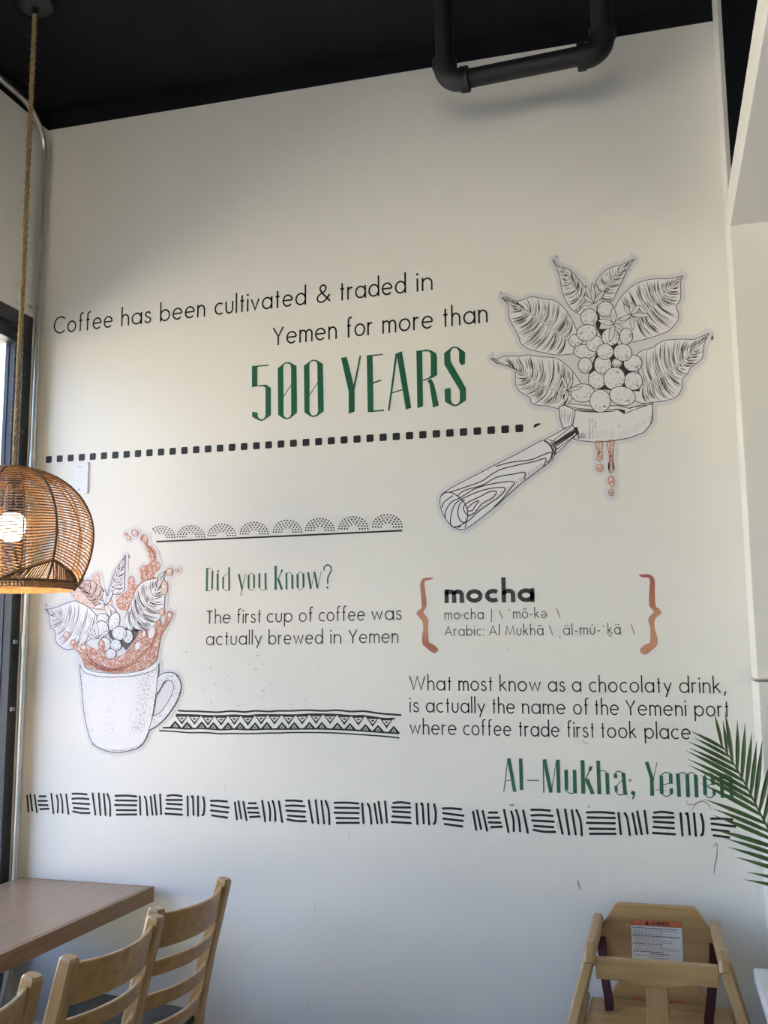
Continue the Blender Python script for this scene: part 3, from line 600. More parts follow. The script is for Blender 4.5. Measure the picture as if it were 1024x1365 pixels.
def flower(parent, layer, c, tips, w=4.2, ink='ink_line', paper='vinyl_white'):
    A = Art(layer, 0, 0, 1)
    for tp in tips:
        dx, dy = tp[0] - c[0], tp[1] - c[1]; L = math.hypot(dx, dy); nx, ny = -dy / L, dx / L; ww = min(w, L * .22)
        q = [c, (c[0] + dx * .35 + nx * ww * .8, c[1] + dy * .35 + ny * ww * .8), (c[0] + dx * .7 + nx * ww * .7, c[1] + dy * .7 + ny * ww * .7), tp, (c[0] + dx * .7 - nx * ww * .7, c[1] + dy * .7 - ny * ww * .7), (c[0] + dx * .35 - nx * ww * .8, c[1] + dy * .35 - ny * ww * .8)]
        q = smooth(q, 3, True); A.poly(q, paper); A.stroke(q, .7, ink, closed=True)
        for s_ in (-.3, 0, .3): A.stroke([(c[0] + nx * s_ * ww, c[1] + ny * s_ * ww), (c[0] + dx * .7 + nx * s_ * ww, c[1] + dy * .7 + ny * s_ * ww)], .4, ink, taper=.7)
    A.dot(c, 1.1, ink, 8)
    return A.build('flower', parent)

# ---- coffee branch in a portafilter
PF = thing('portafilter_decal', 'large printed decal of a wooden-handled portafilter heaped with coffee leaves and cherries', 'wall decal')
a, b_, c_, d_ = (640, 330, 6.4), (640, 450, 6.4), (780, 330, 5.689), (780, 440, 5.689)
LV = [
 (cv([(185, 432), (230, 425), (320, 458), (440, 422), (540, 440), (640, 455), (720, 520), (780, 610), (840, 740)], *a), cv([(185, 432), (240, 490), (250, 600), (300, 700), (335, 770)], *a) + cv([(350, 50), (420, 100), (540, 130), (660, 150), (800, 140)], *b_), cv([(195, 436), (400, 550), (580, 670), (770, 803)], *a)),
 (cv([(92, 178), (150, 185), (210, 160), (330, 160), (420, 150), (520, 165), (640, 175), (720, 220), (800, 300), (860, 390)], *b_), cv([(92, 178), (140, 218), (205, 232), (280, 245), (303, 310), (305, 400), (340, 460), (425, 515), (440, 560), (500, 580), (580, 585), (660, 605), (720, 595), (790, 520)], *b_), cv([(100, 184), (300, 282), (430, 350), (560, 420), (800, 500)], *b_)),
 (cv([(620, 105), (680, 160), (760, 190), (830, 260), (900, 345), (950, 450)], *a), cv([(620, 105), (650, 165), (680, 250), (700, 370), (740, 470), (790, 535), (860, 575), (905, 580)], *a), cv([(625, 115), (740, 220), (800, 320), (850, 450), (890, 540)], *a)),
 (cv([(375, 88), (280, 130), (180, 160), (110, 220), (75, 290), (70, 360), (85, 430)], *c_), cv([(375, 88), (320, 170), (280, 260), (240, 340), (210, 400), (150, 440)], *c_), cv([(368, 98), (270, 190), (180, 270), (120, 360), (95, 430)], *c_)),
 (cv([(745, 215), (650, 235), (520, 240), (430, 258), (350, 300), (270, 380), (225, 460)], *c_), cv([(745, 215), (725, 270), (725, 390), (690, 450), (710, 500), (700, 560), (650, 620), (600, 650), (480, 690), (360, 720)], *c_), cv([(735, 228), (650, 300), (560, 400), (450, 500), (360, 570)], *c_)),
 (cv([(940, 25), (830, 70), (740, 70), (620, 78), (560, 100), (510, 135), (430, 160), (400, 185), (380, 280)], *d_), cv([(940, 25), (910, 90), (895, 150), (885, 220), (800, 290), (780, 330), (740, 370), (735, 440), (700, 500), (620, 535), (520, 548), (430, 555), (340, 520)], *d_), cv([(925, 45), (790, 190), (640, 310), (400, 455)], *d_))]
e_ = (730, 530, 6.4); h_ = (575, 560, 5.12)
BODY = cv([(240, 105), (400, 112), (560, 100), (700, 120), (895, 50), (897, 190), (880, 230), (820, 300), (700, 345), (560, 370), (420, 382), (300, 372), (225, 355), (250, 300), (215, 240)], *e_)
SPOUT = cv([(98, 80), (108, 180), (130, 262), (210, 250), (240, 110), (150, 66)], *e_)
HANDLE = cv([(66, 525), (85, 498), (180, 440), (340, 358), (450, 300), (600, 225), (740, 147), (780, 142), (815, 170), (835, 215), (838, 255), (800, 295), (640, 412), (520, 515), (430, 598), (280, 715), (220, 748), (160, 735), (110, 690), (72, 620), (60, 560)], *h_)
FERR = cv([(770, 138), (960, 35), (985, 60), (998, 95), (845, 238), (832, 180)], *h_)
CH = [(490, 110, 95, 90, 0), (725, 415, 75, 95, 0), (150, 465, 78, 75, 0), (250, 590, 125, 80, 5), (260, 745, 82, 90, 0), (620, 720, 60, 55, 0), (800, 720, 105, 95, 0), (305, 200, 98, 100, 0), (370, 500, 98, 92, 0), (545, 425, 100, 98, 0),
      (278, 375, 118, 93, -10), (685, 600, 105, 98, 15), (395, 905, 102, 105, 0), (460, 740, 100, 108, 0), (485, 590, 95, 90, 0), (805, 925, 105, 105, 0), (590, 895, 120, 130, 30), (230, 1060, 135, 105, 0), (681, 1095, 150, 108, 12), (430, 1150, 118, 130, 0)]
CHP = [(x / 8.533 + 750, y / 8.533 + 400, rx / 8.533, ry / 8.533, ro) for x, y, rx, ry, ro in CH]
D1 = cv([(412, 375), (475, 375), (463, 440), (470, 510), (455, 538), (435, 540), (420, 518), (430, 470), (410, 410)], *e_); D2 = cv([(508, 400), (520, 366), (572, 366), (560, 420), (555, 520), (556, 620), (543, 647), (530, 630), (532, 520), (516, 440)], *e_)
A0 = Art(0)
DR = [A0.ell(447 / 6.4 + 730, 602 / 6.4 + 530, 4.6, 5.0), A0.ell(545 / 6.4 + 730, 715 / 6.4 + 530, 4.0, 7.0, -10), A0.ell(543 / 6.4 + 730, 812 / 6.4 + 530, 3.5, 4.3)]
backing(PF, [smooth(u, 3) + smooth(l_, 3)[::-1][1:] for u, l_, m_ in LV] + [BODY, SPOUT, HANDLE, FERR, D1, D2] + DR + [A0.ell(x, y, rx, ry, ro) for x, y, rx, ry, ro in CHP] + [cv([(760, 420), (880, 300), (940, 480), (900, 620), (780, 560)], 640, 330, 6.4), cv([(100, 100), (420, 90), (420, 420), (100, 420)], 750, 400, 8.533), cv([(200, 440), (560, 440), (560, 700), (200, 700)], 780, 330, 5.689), cv([(200, 300), (520, 160), (500, 60), (300, 60)], 780, 440, 5.689), cv([(600, 150), (860, 130), (900, 300), (760, 260)], *b_)], 6.0)
for i in (4, 3, 2, 0, 1, 5): leaf(PF, 2 + i % 3, *LV[i], nv=(8, 8, 6, 6, 7, 8)[i], dense=(1.6, 1.7, 1.1, 1.0, 1.5, 1.7)[i])
# dark gaps between the cherries
A = Art(5, 0, 0, 1)
for p in (cv([(390, 60), (440, 260), (420, 330), (560, 330), (620, 480), (760, 740), (850, 860), (880, 1040), (560, 1030), (380, 1010), (300, 840), (380, 620), (440, 420), (380, 300)], 750, 400, 8.533),): A.poly(p, 'ink_line')
A.build('shadow_gap', PF)
for i, (x, y, rx, ry, ro) in enumerate(CHP): cherry(PF, 6 + i * .3, (x, y), rx, ry, ro, 64, (rx * .45, ry * .5) if i in (6, 11, 15, 18, 19) else (-rx * .6, ry * .1) if i == 10 else (rx * .3, -ry * .55) if i == 16 else None)
F = lambda *p: [(x / 8.533 + 750, y / 8.533 + 400) for x, y in p]
flower(PF, 13, F((585, 275))[0], F((405, 235), (540, 480), (575, 90), (780, 185), (690, 340)))
flower(PF, 14, F((785, 175))[0], F((700, 60), (790, 30), (880, 60), (990, 180), (800, 345), (640, 240)), 3.4)
flower(PF, 13, (791.5, 404.5), [(781, 381), (790, 378), (806, 389), (776, 407), (778, 395)], 3.2)
flower(PF, 13, (757, 521), [(749, 501), (764, 505), (776, 516), (747, 527), (753, 537)], 2.8)
# portafilter basket
A = Art(5, 0, 0, 1); A.poly(SPOUT, 'vinyl_white'); A.stroke(SPOUT, 1.0, 'ink_line', closed=True)
for k in range(26):
    u = rnd.random(); x = 110 + u * 118; A.stroke(cv([(x, rnd.uniform(90, 150)), (x + (4 if u < .6 else -14), rnd.uniform(170, 245))], *e_), rnd.uniform(.4, 1.1), 'ink_line', taper=.8)
A.poly(BODY, 'vinyl_white'); A.stroke(BODY, 1.0, 'ink_line', closed=True)
for k in range(34):
    x = 255 + k * 18.5; yb = 360 if x < 560 else 366 - (x - 560) ** 2 / 560
    A.stroke(cv([(x, yb - 8), (x + 3, yb - rnd.uniform(40, 95))], *e_), rnd.uniform(.45, .8), 'ink_line', taper=.7)
for x, y0, y1 in ((360, 180, 355), (383, 180, 215), (385, 240, 345), (407, 200, 258), (610, 240, 260), (888, 150, 210), (878, 170, 225), (893, 110, 200)): A.stroke(cv([(x, y0), (x + 1, y1)], *e_), .9, 'ink_line', taper=.5)
for k in range(14): x = 250 + k * 5.5; A.stroke(cv([(x, 350), (x + 4, 350 - rnd.uniform(10, 60))], *e_), .9, 'ink_line', taper=.6)
A.build('basket', PF)
A = Art(9, 0, 0, 1)
rim = cv([(150, 66), (250, 92), (360, 104), (450, 108), (560, 102), (620, 100), (650, 140), (700, 122), (895, 48), (880, 40), (700, 95), (600, 70), (400, 78), (260, 62), (190, 55)], *e_)
A.poly(rim, 'vinyl_white'); A.stroke(rim, .9, 'ink_line', closed=True); A.stroke(cv([(250, 115), (420, 124), (580, 116)], *e_), 1.7, 'ink_line', sm=4, taper=.6); A.poly(cv([(612, 100), (660, 108), (664, 138), (618, 122)], *e_), 'ink_line'); A.stroke(cv([(700, 90), (890, 58)], *e_), 1.8, 'ink_line', taper=.5)
A.build('rim', PF)
A = Art(6, 0, 0, 1); A.poly(FERR, 'vinyl_white'); A.stroke(FERR, 1.0, 'ink_line', closed=True)
for p, w in (([(800, 135), (850, 150), (985, 55)], 1.1), ([(840, 165), (985, 75)], 4.2), ([(850, 180), (975, 95)], 1.6), ([(835, 140), (960, 45)], 1.0), ([(850, 205), (990, 100)], 1.1), ([(985, 50), (1000, 100)], 4.5), ([(855, 205), (862, 190)], .8), ([(866, 200), (874, 182)], .8), ([(1008, 130), (1004, 90)], 1.0), ([(820, 150), (850, 190), (848, 230)], 2.0)): A.stroke(cv(p, *h_), w, 'ink_line')
A.build('ferrule', PF)
A = Art(7, 0, 0, 1); A.poly(HANDLE, 'vinyl_white', sm=2); A.stroke(smooth(HANDLE, 3, True), 1.05, 'ink_line', closed=True)
for p in ([(130, 492), (200, 470), (340, 420), (400, 380), (470, 340), (580, 310), (700, 285), (780, 263), (775, 300), (765, 315)], [(440, 318), (540, 290), (680, 272), (760, 240), (822, 222), (812, 270), (788, 292)], [(180, 520), (230, 480), (350, 445), (450, 390), (560, 370), (638, 358), (636, 408)],
          [(95, 675), (100, 620), (140, 560), (200, 530), (300, 470), (420, 435), (563, 422), (540, 470), (480, 545), (430, 592)], [(205, 728), (140, 725), (135, 660), (160, 580), (210, 540), (320, 490), (420, 465), (505, 465), (470, 520), (400, 570), (330, 620), (250, 692), (205, 692), (183, 640), (195, 575), (230, 545)],
          [(250, 655), (222, 610), (240, 570), (340, 520), (400, 490), (446, 490), (420, 530), (350, 570), (300, 630), (250, 658)], [(248, 602), (290, 565), (325, 553), (300, 590), (280, 618), (250, 620)], [(66, 520), (100, 495), (150, 500), (205, 540), (240, 590), (250, 650), (232, 735)], [(75, 600), (90, 560), (150, 515)], [(160, 735), (215, 712), (240, 690)]):
    A.stroke(cv(p, *h_), 1.45, 'ink_line', sm=5)
for k in range(46):
    u = k / 45; x, y = 240 + u * 520, 690 - u * 375; A.stroke(cv([(x, y), (x - 7, y - rnd.uniform(16, 30))], *h_), .5, 'ink_line')
A.stroke(cv([(770, 142), (812, 175), (830, 225), (822, 270)], *h_), 1.2, 'ink_line', sm=4)
A.build('wooden_handle', PF)
for q, L in (('coffee_drip', D1), ('coffee_drip', D2), ('coffee_drop', DR[0]), ('coffee_drop', DR[1]), ('coffee_drop', DR[2])):
    A = Art(5, 0, 0, 1); A.poly(L, 'coffee_pale', sm=2); A.stroke(smooth(L, 2, True), 1.0, 'brace_print', closed=True)
    c = (sum(p[0] for p in L) / len(L), sum(p[1] for p in L) / len(L)); A.stroke(A.ell(c[0] + .3, c[1] + .8, 1.2, 1.6, 0, 10), .7, 'coffee_dark', closed=True); A.dot((c[0] - .6, c[1] - 1.5), 1.1, 'vinyl_white', 8)
    if q == 'coffee_drip':
        xs = [p[0] for p in L]; ys = [p[1] for p in L]; A.stroke([(c[0] - 1, min(ys) + 1), (c[0] + .2, c[1]), (c[0] - .3, max(ys) - 3)], 1.1, 'coffee_dark', taper=.7)
    A.build(q, PF)

# ---- mug with a splash of coffee
CP = thing('mug_decal', 'printed decal of a white coffee mug with a brown splash, leaves and cherries', 'wall decal')
m_ = (95, 870, 6.4)
MUG = cv([(80, 92), (80, 160), (95, 300), (110, 480), (130, 600), (150, 680), (175, 750), (215, 795), (280, 830), (370, 850), (450, 845), (540, 825), (600, 790), (640, 730), (660, 680), (690, 570), (720, 400), (745, 180), (752, 90), (735, 60), (100, 66)], *m_)
HO = cv([(738, 230), (752, 200), (785, 178), (830, 168), (880, 175), (920, 215), (940, 280), (925, 360), (890, 440), (820, 540), (740, 620), (668, 662)], *m_); HI = cv([(700, 540), (750, 520), (810, 450), (860, 360), (878, 290), (865, 250), (830, 235), (790, 260), (765, 310), (732, 356)], *m_)
q1, q2, q3, q4 = (55, 690, 9.309), (145, 690, 9.309), (55, 790, 9.309), (145, 790, 9.309)
BOWL = [(111.9, 886.7), (110.3, 878), (102.3, 867.3), (94.7, 859.8), (95.5, 854), (100, 853), (103.3, 859.8), (108, 861), (113, 857.7), (123.7, 864), (132.3, 866.3), (132.3, 855.5), (135.6, 852.3), (139.9, 856.6), (141, 869.5), (144.2, 878), (151.7, 879.2), (158.1, 874.9), (166.5, 871.6), (177.2, 858.8), (184.7, 845.9), (191.2, 839.4), (195.5, 841.6), (197.6, 850.2), (201.9, 851.8), (207.3, 843.7), (208.4, 829.7), (212.7, 826.5), (215.9, 835.1), (220.2, 829.7), (222.3, 817.9), (226.6, 814.7), (230.4, 817.9), (227.7, 826.5), (218, 841.6), (213.8, 852.3), (211.6, 867.3), (208.4, 880.2), (201.9, 888.8), (188, 893.1), (166.5, 895.8), (151.7, 896.9), (130.2, 893.1), (119.5, 889.9)]
COLM = [(188, 716.9), (189, 713.6), (192.3, 712.6), (196.6, 715.8), (197.6, 722.2), (197.6, 727.1), (204.1, 729.7), (208.4, 737.3), (208.4, 748), (212.7, 750.2), (213.8, 754.5), (211.6, 759.8), (205.2, 767.3), (209.5, 772.7), (205, 790), (198.7, 800), (177.2, 812), (160, 812), (155.7, 800), (166.5, 789.9), (170.8, 785.6), (171.3, 771.6), (175.1, 768.4), (178.3, 770.6), (180.4, 779.2), (183.7, 780.2), (188, 774.9), (188, 764.1), (186.9, 758.7), (191.2, 753.9), (198.7, 752.8), (200.9, 748), (199.8, 739.4), (195.5, 731.9), (192.8, 724.4), (188, 720)]
LEFT = [(86, 778), (95.8, 780.2), (106.6, 784), (118, 786), (124, 778), (124.4, 768), (128, 764.1), (132.3, 766.3), (133, 776), (139, 789), (150, 800), (146, 812), (128, 812), (110, 806), (98, 795), (92, 784)]
DROPS = [(168.1, 712, 1.4, 1.9, 0), (172.7, 717.4, 2, 2.5, 0), (180.5, 710.7, 3.8, 4.8, -35), (226.6, 762.5, 4.2, 5.2, 0), (236.5, 760.4, 1.6, 2.4, 0), (219.7, 783.5, 4.1, 9, 0), (216.4, 815.8, 3.6, 4.5, 0), (89.5, 846.5, 4.2, 5, 0)]
CLV = [
 (cv([(55, 208), (150, 195), (250, 160), (400, 105), (470, 120), (600, 190), (700, 300), (720, 380)], *q3), cv([(55, 208), (90, 250), (110, 340), (125, 430), (175, 480), (180, 580), (220, 650), (280, 690), (330, 705), (430, 690), (520, 640), (640, 560)], *q3), cv([(70, 215), (250, 340), (420, 430), (640, 540)], *q3)),
 (cv([(390, 790), (480, 785), (600, 775), (680, 810), (780, 930), (800, 1060)], *q1), cv([(390, 790), (450, 850), (560, 970), (640, 1060), (720, 1120)], *q1), cv([(400, 795), (560, 900), (680, 985), (770, 1090)], *q1)),
 (cv([(210, 465), (150, 560), (80, 660), (30, 810), (0, 900), (-10, 980)], *q2), cv([(210, 465), (205, 600), (200, 750), (190, 900), (90, 985)], *q2), cv([(205, 490), (130, 690), (80, 850), (30, 990)], *q2)),
 (cv([(720, 655), (640, 700), (590, 755), (500, 770), (400, 820), (340, 900), (300, 1000), (250, 1130), (200, 1260)], *q2), cv([(720, 655), (690, 750), (690, 900), (700, 1000), (690, 1100), (640, 1250), (590, 1320), (480, 1400), (350, 1390), (240, 1410)], *q2), cv([(715, 665), (600, 900), (500, 1050), (350, 1280), (255, 1420)], *q2))]
CCH = [(765, 320, 75, 62, 0), (755, 450, 85, 100, 0), (910, 360, 68, 115, 15), (790, 640, 75, 85, 0), (1080, 545, 65, 85, 0), (930, 650, 68, 75, 0), (975, 505, 92, 85, 0), (870, 760, 65, 65, 0)]
CCP = [(x / 9.309 + 55, y / 9.309 + 790, rx / 9.309, ry / 9.309, ro) for x, y, rx, ry, ro in CCH]
backing(CP, [MUG, HO + HI[::-1][:0] + [cv([(668, 560)], *m_)[0]], BOWL, COLM, LEFT] + [smooth(u, 3) + smooth(l_, 3)[::-1][1:] for u, l_, mm in CLV] + [A0.ell(*q) for q in DROPS] + [A0.ell(*q) for q in CCP] + [[(105, 885), (105, 830), (130, 800), (200, 800), (212, 840), (208, 885)]], 5.2)
for L in (COLM, LEFT):
    A = Art(2, 0, 0, 1); A.poly(L, 'coffee_print' if L is COLM else 'coffee_pale', sm=3); A.stroke(smooth(L, 3, True), .8, 'brace_print', closed=True)
    if L is COLM:
        for e in ((193.5, 717.5, 2.2, 3.2), (190.5, 758, 2.0, 2.6), (210, 754, 2.0, 2.4), (175, 773, 1.6, 3.2), (199, 741, 1.3, 3.5)): A.poly(A.ell(*e), 'coffee_pale')
        A.stroke([(196, 720), (196, 727), (203, 734), (206.5, 742), (206, 750)], 2.2, 'coffee_dark', taper=.8, sm=3)
    A.build('coffee_splash', CP)
A = Art(2, 0, 0, 1); A.poly(cv([(830, 480), (880, 460), (1005, 480), (1100, 400), (1185, 350), (1215, 515), (1060, 720), (1000, 660), (850, 560)], *q3), 'maroon_print'); A.build('shadow_gap', CP)
for i in (1, 2, 3, 0): leaf(CP, 3 + (i == 0) + (i == 3), *CLV[i], nv=(6, 6, 6, 8)[i], dense=(.9, .7, .7, 1.5)[i], paper='coffee_pale' if i == 1 else 'vinyl_white', ink='ink_line')
for i, (x, y, rx, ry, ro) in enumerate(CCP): cherry(CP, 6 + i * .3, (x, y), rx, ry, ro, 44)
flower(CP, 8.5, (141, 806), [(131, 800), (140, 786), (151, 787), (125, 811), (155, 815), (148, 822)], 3.4)
flower(CP, 8.5, (131, 851), [(118, 847), (121, 838), (128, 829), (146, 841), (139, 847)], 3.0)
A = Art(9, 0, 0, 1); A.poly(BOWL, 'coffee_print', sm=3); A.stroke(smooth(BOWL, 3, True), .8, 'brace_print', closed=True)
for cx, cy, rx, ry, m2 in ((184.2, 860.9, 3.8, 5.4, 'vinyl_white'), (192.3, 845.3, 2.4, 4.1, 'vinyl_white'), (202.6, 843.7, 4.4, 8, 'vinyl_white'), (187.9, 849.3, 1.3, 1.6, 'vinyl_white'), (226.5, 819.5, 2.2, 3, 'vinyl_white'), (98.2, 856, 1.8, 2.2, 'vinyl_white'), (135.8, 858, 1.6, 2.6, 'vinyl_white'), (112.5, 863, 2, 3, 'vinyl_white')):
    e = A.ell(cx, cy, rx, ry, 15); A.poly(e, m2); A.stroke(e, .6, 'brace_print', closed=True)
for L in ([(113, 868), (125, 883), (145, 891), (165, 890), (190, 880)], [(118, 882), (140, 893), (170, 893)], [(200, 870), (207, 850), (211, 838)], [(150, 886), (172, 885), (192, 872), (203, 858)]): A.stroke(L, 3.2, 'coffee_dark' if L[0][0] < 119 else 'brace_print', taper=.85, sm=4)
for k in range(150):
    x, y = rnd.uniform(112, 210), rnd.uniform(860, 895)
    if y > 866 + (abs(x - 160) / 50) ** 2 * -14 + 12: A.dot((x, y), rnd.uniform(.3, .8), rnd.choice(['vinyl_white', 'coffee_dark', 'vinyl_white']), 6)
A.build('coffee_splash', CP)
A = Art(10, 0, 0, 1)
RIMO = cv([(80, 100), (100, 150), (160, 185), (260, 205), (380, 207), (520, 200), (640, 175), (720, 140), (752, 95)], *m_); RIMI = cv([(105, 95), (130, 132), (200, 163), (300, 174), (400, 178), (520, 170), (640, 138), (712, 92)], *m_)
body = smooth(MUG[:19], 3) + smooth(RIMI, 3)[::-1]
A.poly(body, 'vinyl_white'); A.stroke(smooth(MUG[:19], 3), 1.0, 'ink_line'); A.stroke(RIMO, .9, 'ink_line', sm=4); A.stroke(RIMI, .6, 'ink_line', sm=4)
n_ = 0
while n_ < 1150:
    u, v = rnd.random(), rnd.random(); L_ = 80 + 75 * v ** 1.5; R_ = 750 - 85 * v ** 1.4; x = L_ + (R_ - L_) * u; y = 190 + v * 520 - 40 * (abs(u - .45) * 2) ** 2
    d = .95 * math.exp(-((u - .83) / .10) ** 2) * (1 - .45 * v) + .5 * math.exp(-u / .05) + .22 * math.exp(-((u - .36) / .09) ** 2) * (v > .12) * .6 + .5 * math.exp(-v / .05) + .35 * math.exp(-(1 - u) / .03) + .5 * math.exp(-((u - .78) / .09) ** 2 - ((v - .9) / .06) ** 2)
    if rnd.random() > d: continue
    n_ += 1; A.dot((x / 6.4 + 95, y / 6.4 + 870), rnd.uniform(.22, .5), 'ink_line', 5)
for k in range(26): x = 180 + k * 17; A.stroke(cv([(x, 840 - ((x - 390) / 215) ** 2 * 55), (x + 8, 836 - ((x - 390) / 215) ** 2 * 55 - rnd.uniform(0, 9))], *m_), rnd.uniform(.5, 1.2), 'ink_line')
A.build('mug_body', CP)
A = Art(9, 0, 0, 1); A.poly(smooth(HO, 3) + smooth(HI, 3), 'vinyl_white'); A.stroke(HO, 1.0, 'ink_line', sm=4); A.stroke(HI, .9, 'ink_line', sm=4)
ho, hi = smooth(HO, 3), smooth(HI[::-1], 3)
for k in range(420):
    t_ = rnd.random(); s_ = rnd.random() ** (2.2 if .25 < t_ < .8 else 1); p = lerp(along(ho, t_), along(hi, t_), s_ if t_ > .22 else 1 - s_ * .8)
    A.dot(p, rnd.uniform(.25, .5), 'ink_line', 5)
A.build('mug_handle', CP)
for q in DROPS:
    A = Art(12, 0, 0, 1); e = A.ell(*q); A.poly(e, 'coffee_pale'); A.stroke(e, .9, 'brace_print', closed=True); A.dot((q[0] - q[2] * .2, q[1] - q[3] * .2), q[2] * .4, 'vinyl_white', 8); A.build('coffee_drop', CP)

# ================================================================== fittings on the walls and ceiling
t = thing('blank_cover_plate', 'blank white cover plate screwed to the wall below the row of squares', 'wall plate', (.1928, 0, 2.127))
b = MB(); b.box((-.0345, -.006, -.0575), (.0345, -.0002, .0575), 'plate_white', .0025); b.build('plate', t)
for z in (-.042, .042):
    b = MB(); bm = bmesh.new(); bmesh.ops.create_cone(bm, cap_ends=True, segments=14, radius1=.0034, radius2=.003, depth=.0016); b.bm(bm, 'screw', Matrix.Translation((0, -.0066, z)) @ Matrix.Rotation(pi / 2, 4, 'X'))
    b.box((-.0028, -.0077, z - .0004), (.0028, -.0072, z + .0004), 'socket'); b.build('screw', t)

CX, CY = .0205, -.045
t = thing('electrical_conduit', 'thin galvanised conduit running up the left corner and bending along under the ceiling', 'conduit', (0, 0, 0))
pts = [(CX, CY, .60)] + [(CX, CY, z) for z in (1, 1.6, 2.2, 2.8, 3.36)] + [(CX + .003 * (1 - math.cos(q)), CY - .16 * (1 - math.cos(q)), 3.36 + .15 * math.sin(q)) for q in [pi / 2 * k / 10 for k in range(1, 11)]] + [(.026, -.9, 3.515), (.026, -2.5, 3.518), (.026, -6, 3.52)]
b = MB(); b.tube(pts, .0107, 'galvanised', 14); b.build('pipe', t)
for z, L, r in ((2.19, .05, .0135), (1.552, .05, .0135)):
    b = MB(); b.tube([(CX, CY, z - L / 2), (CX, CY, z + L / 2)], r, 'galvanised', 14)
    for dz in (-.014, .014): b.tube([(CX + .009, CY - .009, z + dz), (CX + .014, CY - .014, z + dz)], .003, 'screw', 8)
    b.build('coupling', t)
for z in (2.765, 1.545, 1.313):
    b = MB(); b.tube([(CX + .0118 * math.cos(q), CY + .0118 * math.sin(q), z) for q in [2 * pi * k / 16 for k in range(16)]], .0022, 'galvanised', 6, closed=True)
    b.box((0, CY - .035, z - .007), (.003, CY - .010, z + .007), 'galvanised', .0008); b.tube([(.003, CY - .024, z), (.006, CY - .024, z)], .0035, 'screw', 8); b.build('strap', t)
b = MB(); b.tube([(CX, CY, .61), (CX + .002, CY - .006, .56), (CX + .012, CY - .03, .50), (CX + .02, CY - .055, .44), (CX + .02, CY - .08, .36), (CX + .015, CY - .09, .2), (CX + .01, CY - .09, .0)], .012, 'galvanised', 12); b.build('flexible_conduit', t)

PY, PZ, PXL, PXR = -.30, 3.243, 1.612, 2.092
t = thing('black_pipe_loop', 'black drain pipe dropping from the ceiling, crossing in front of the wall and rising again', 'pipe')
r = .0285; e = .052
b = MB(); b.tube([(PXL, PY, PZ + e), (PXL, PY, ZC)], r, 'pipe_black', 20); b.build('riser', t)
b = MB(); b.tube([(PXR, PY - .02, PZ + e), (PXR, PY - .03, ZC)], r * 1.12, 'pipe_black', 20); b.build('riser', t)
b = MB(); b.tube([(PXL + e, PY, PZ), (PXR - e, PY - .02, PZ + .004)], r, 'pipe_black', 20); b.build('cross_pipe', t)
def elbow(x, y, s, k):
    b = MB(); R = r * 1.22 * k
    q = [(x, y, PZ + .062)] + [(x + s * e * (1 - math.cos(a)), y, PZ + e * (1 - math.sin(a))) for a in [pi / 2 * i / 10 for i in range(11)]] + [(x + s * .062, y, PZ)]
    b.tube(q, R, 'pipe_black', 20)
    b.tube([(x, y, PZ + .050), (x, y, PZ + .075)], R * 1.12, 'pipe_black', 20); b.tube([(x + s * .050, y, PZ), (x + s * .075, y, PZ)], R * 1.12, 'pipe_black', 20)
    b.build('elbow', t)
elbow(PXL, PY, 1, 1); elbow(PXR, PY - .02, -1, 1.04)

# ================================================================== rattan pendant lamp
LX, LY = .352, -.60
t = thing('pendant_lamp', 'round woven rattan pendant lamp hanging on a jute rope over the table', 'lamp', (LX, LY, 1.69))
H = lambda z: z - 1.69
RAD, ZM = .232, 1.845
def prof(z):
    k = (z - ZM) / (.206 if z > ZM else .252); return RAD * math.sqrt(max(0, 1 - k * k))
def SP(phi, z, dr=0): R = prof(z) + dr; return (R * math.cos(phi), R * math.sin(phi), H(z))
NR = 8; PH0 = -.42
shade = link('lamp_shade', None, t); shade.empty_display_size = .05
ZB = lambda phi: 1.732 + .030 * (math.cos((phi - PH0) * NR / 2))     # zigzag lower edge of the level weave
def tri(phi):
    u = ((phi - PH0) / (2 * pi / NR)) % 2; return 1 - 2 * abs(1 - u)      # -1..1, alternating ribs
b = MB(); NS = 38
for k in range(NS):
    f = (k + .5) / NS; w = max(0, (f - .45) / .55) ** 1.3
    z0 = 2.046 - (2.046 - 1.730) * f ** 1.12
    q = []
    for i in range(160):
        ph = 2 * pi * i / 160; z = z0 - .032 * w * tri(ph) + rnd.uniform(-.0006, .0006); q.append(SP(ph, min(2.0505, z), rnd.uniform(-.0008, .0012)))
    b.tube(q, .0026 if f < .22 else .0018, 'rattan', 5, closed=True)
b.build('woven_strands', shade)
b = MB()
for i in range(170):
    ph = 2 * pi * i / 170 + rnd.uniform(-.006, .006); zt = 1.728 - .032 * tri(ph); sl = .10 * (1 if ((ph - PH0) / (2 * pi / NR)) % 2 < 1 else -1)
    b.tube([SP(ph + sl * u, zt + (1.706 - zt) * u) for u in (0, .5, 1)], .0024, 'rattan', 5)
b.build('lower_strands', shade)
for k in range(NR):
    ph = PH0 + 2 * pi * k / NR
    b = MB(); b.tube([SP(ph, 2.050 - (2.050 - 1.708) * i / 24, .003) for i in range(25)], .0036, 'rattan_rib', 7); b.build('rib', shade)
    ph += pi / NR
    b = MB(); b.tube([SP(ph, 2.050 - (2.050 - 1.728) * i / 24, -.002) for i in range(25)], .002, 'rattan', 5); b.build('thin_rib', shade)
b = MB(); b.tube([SP(2 * pi * i / 128, 1.728 - .032 * tri(2 * pi * i / 128), .003) for i in range(128)], .0036, 'rattan_rib', 6, closed=True); b.build('zigzag_rib', shade)
b = MB(); b.tube([SP(2 * pi * i / 96, 1.706, .002) for i in range(96)], .0042, 'rattan_rib', 7, closed=True)
b.build('rim', shade)
b = MB()
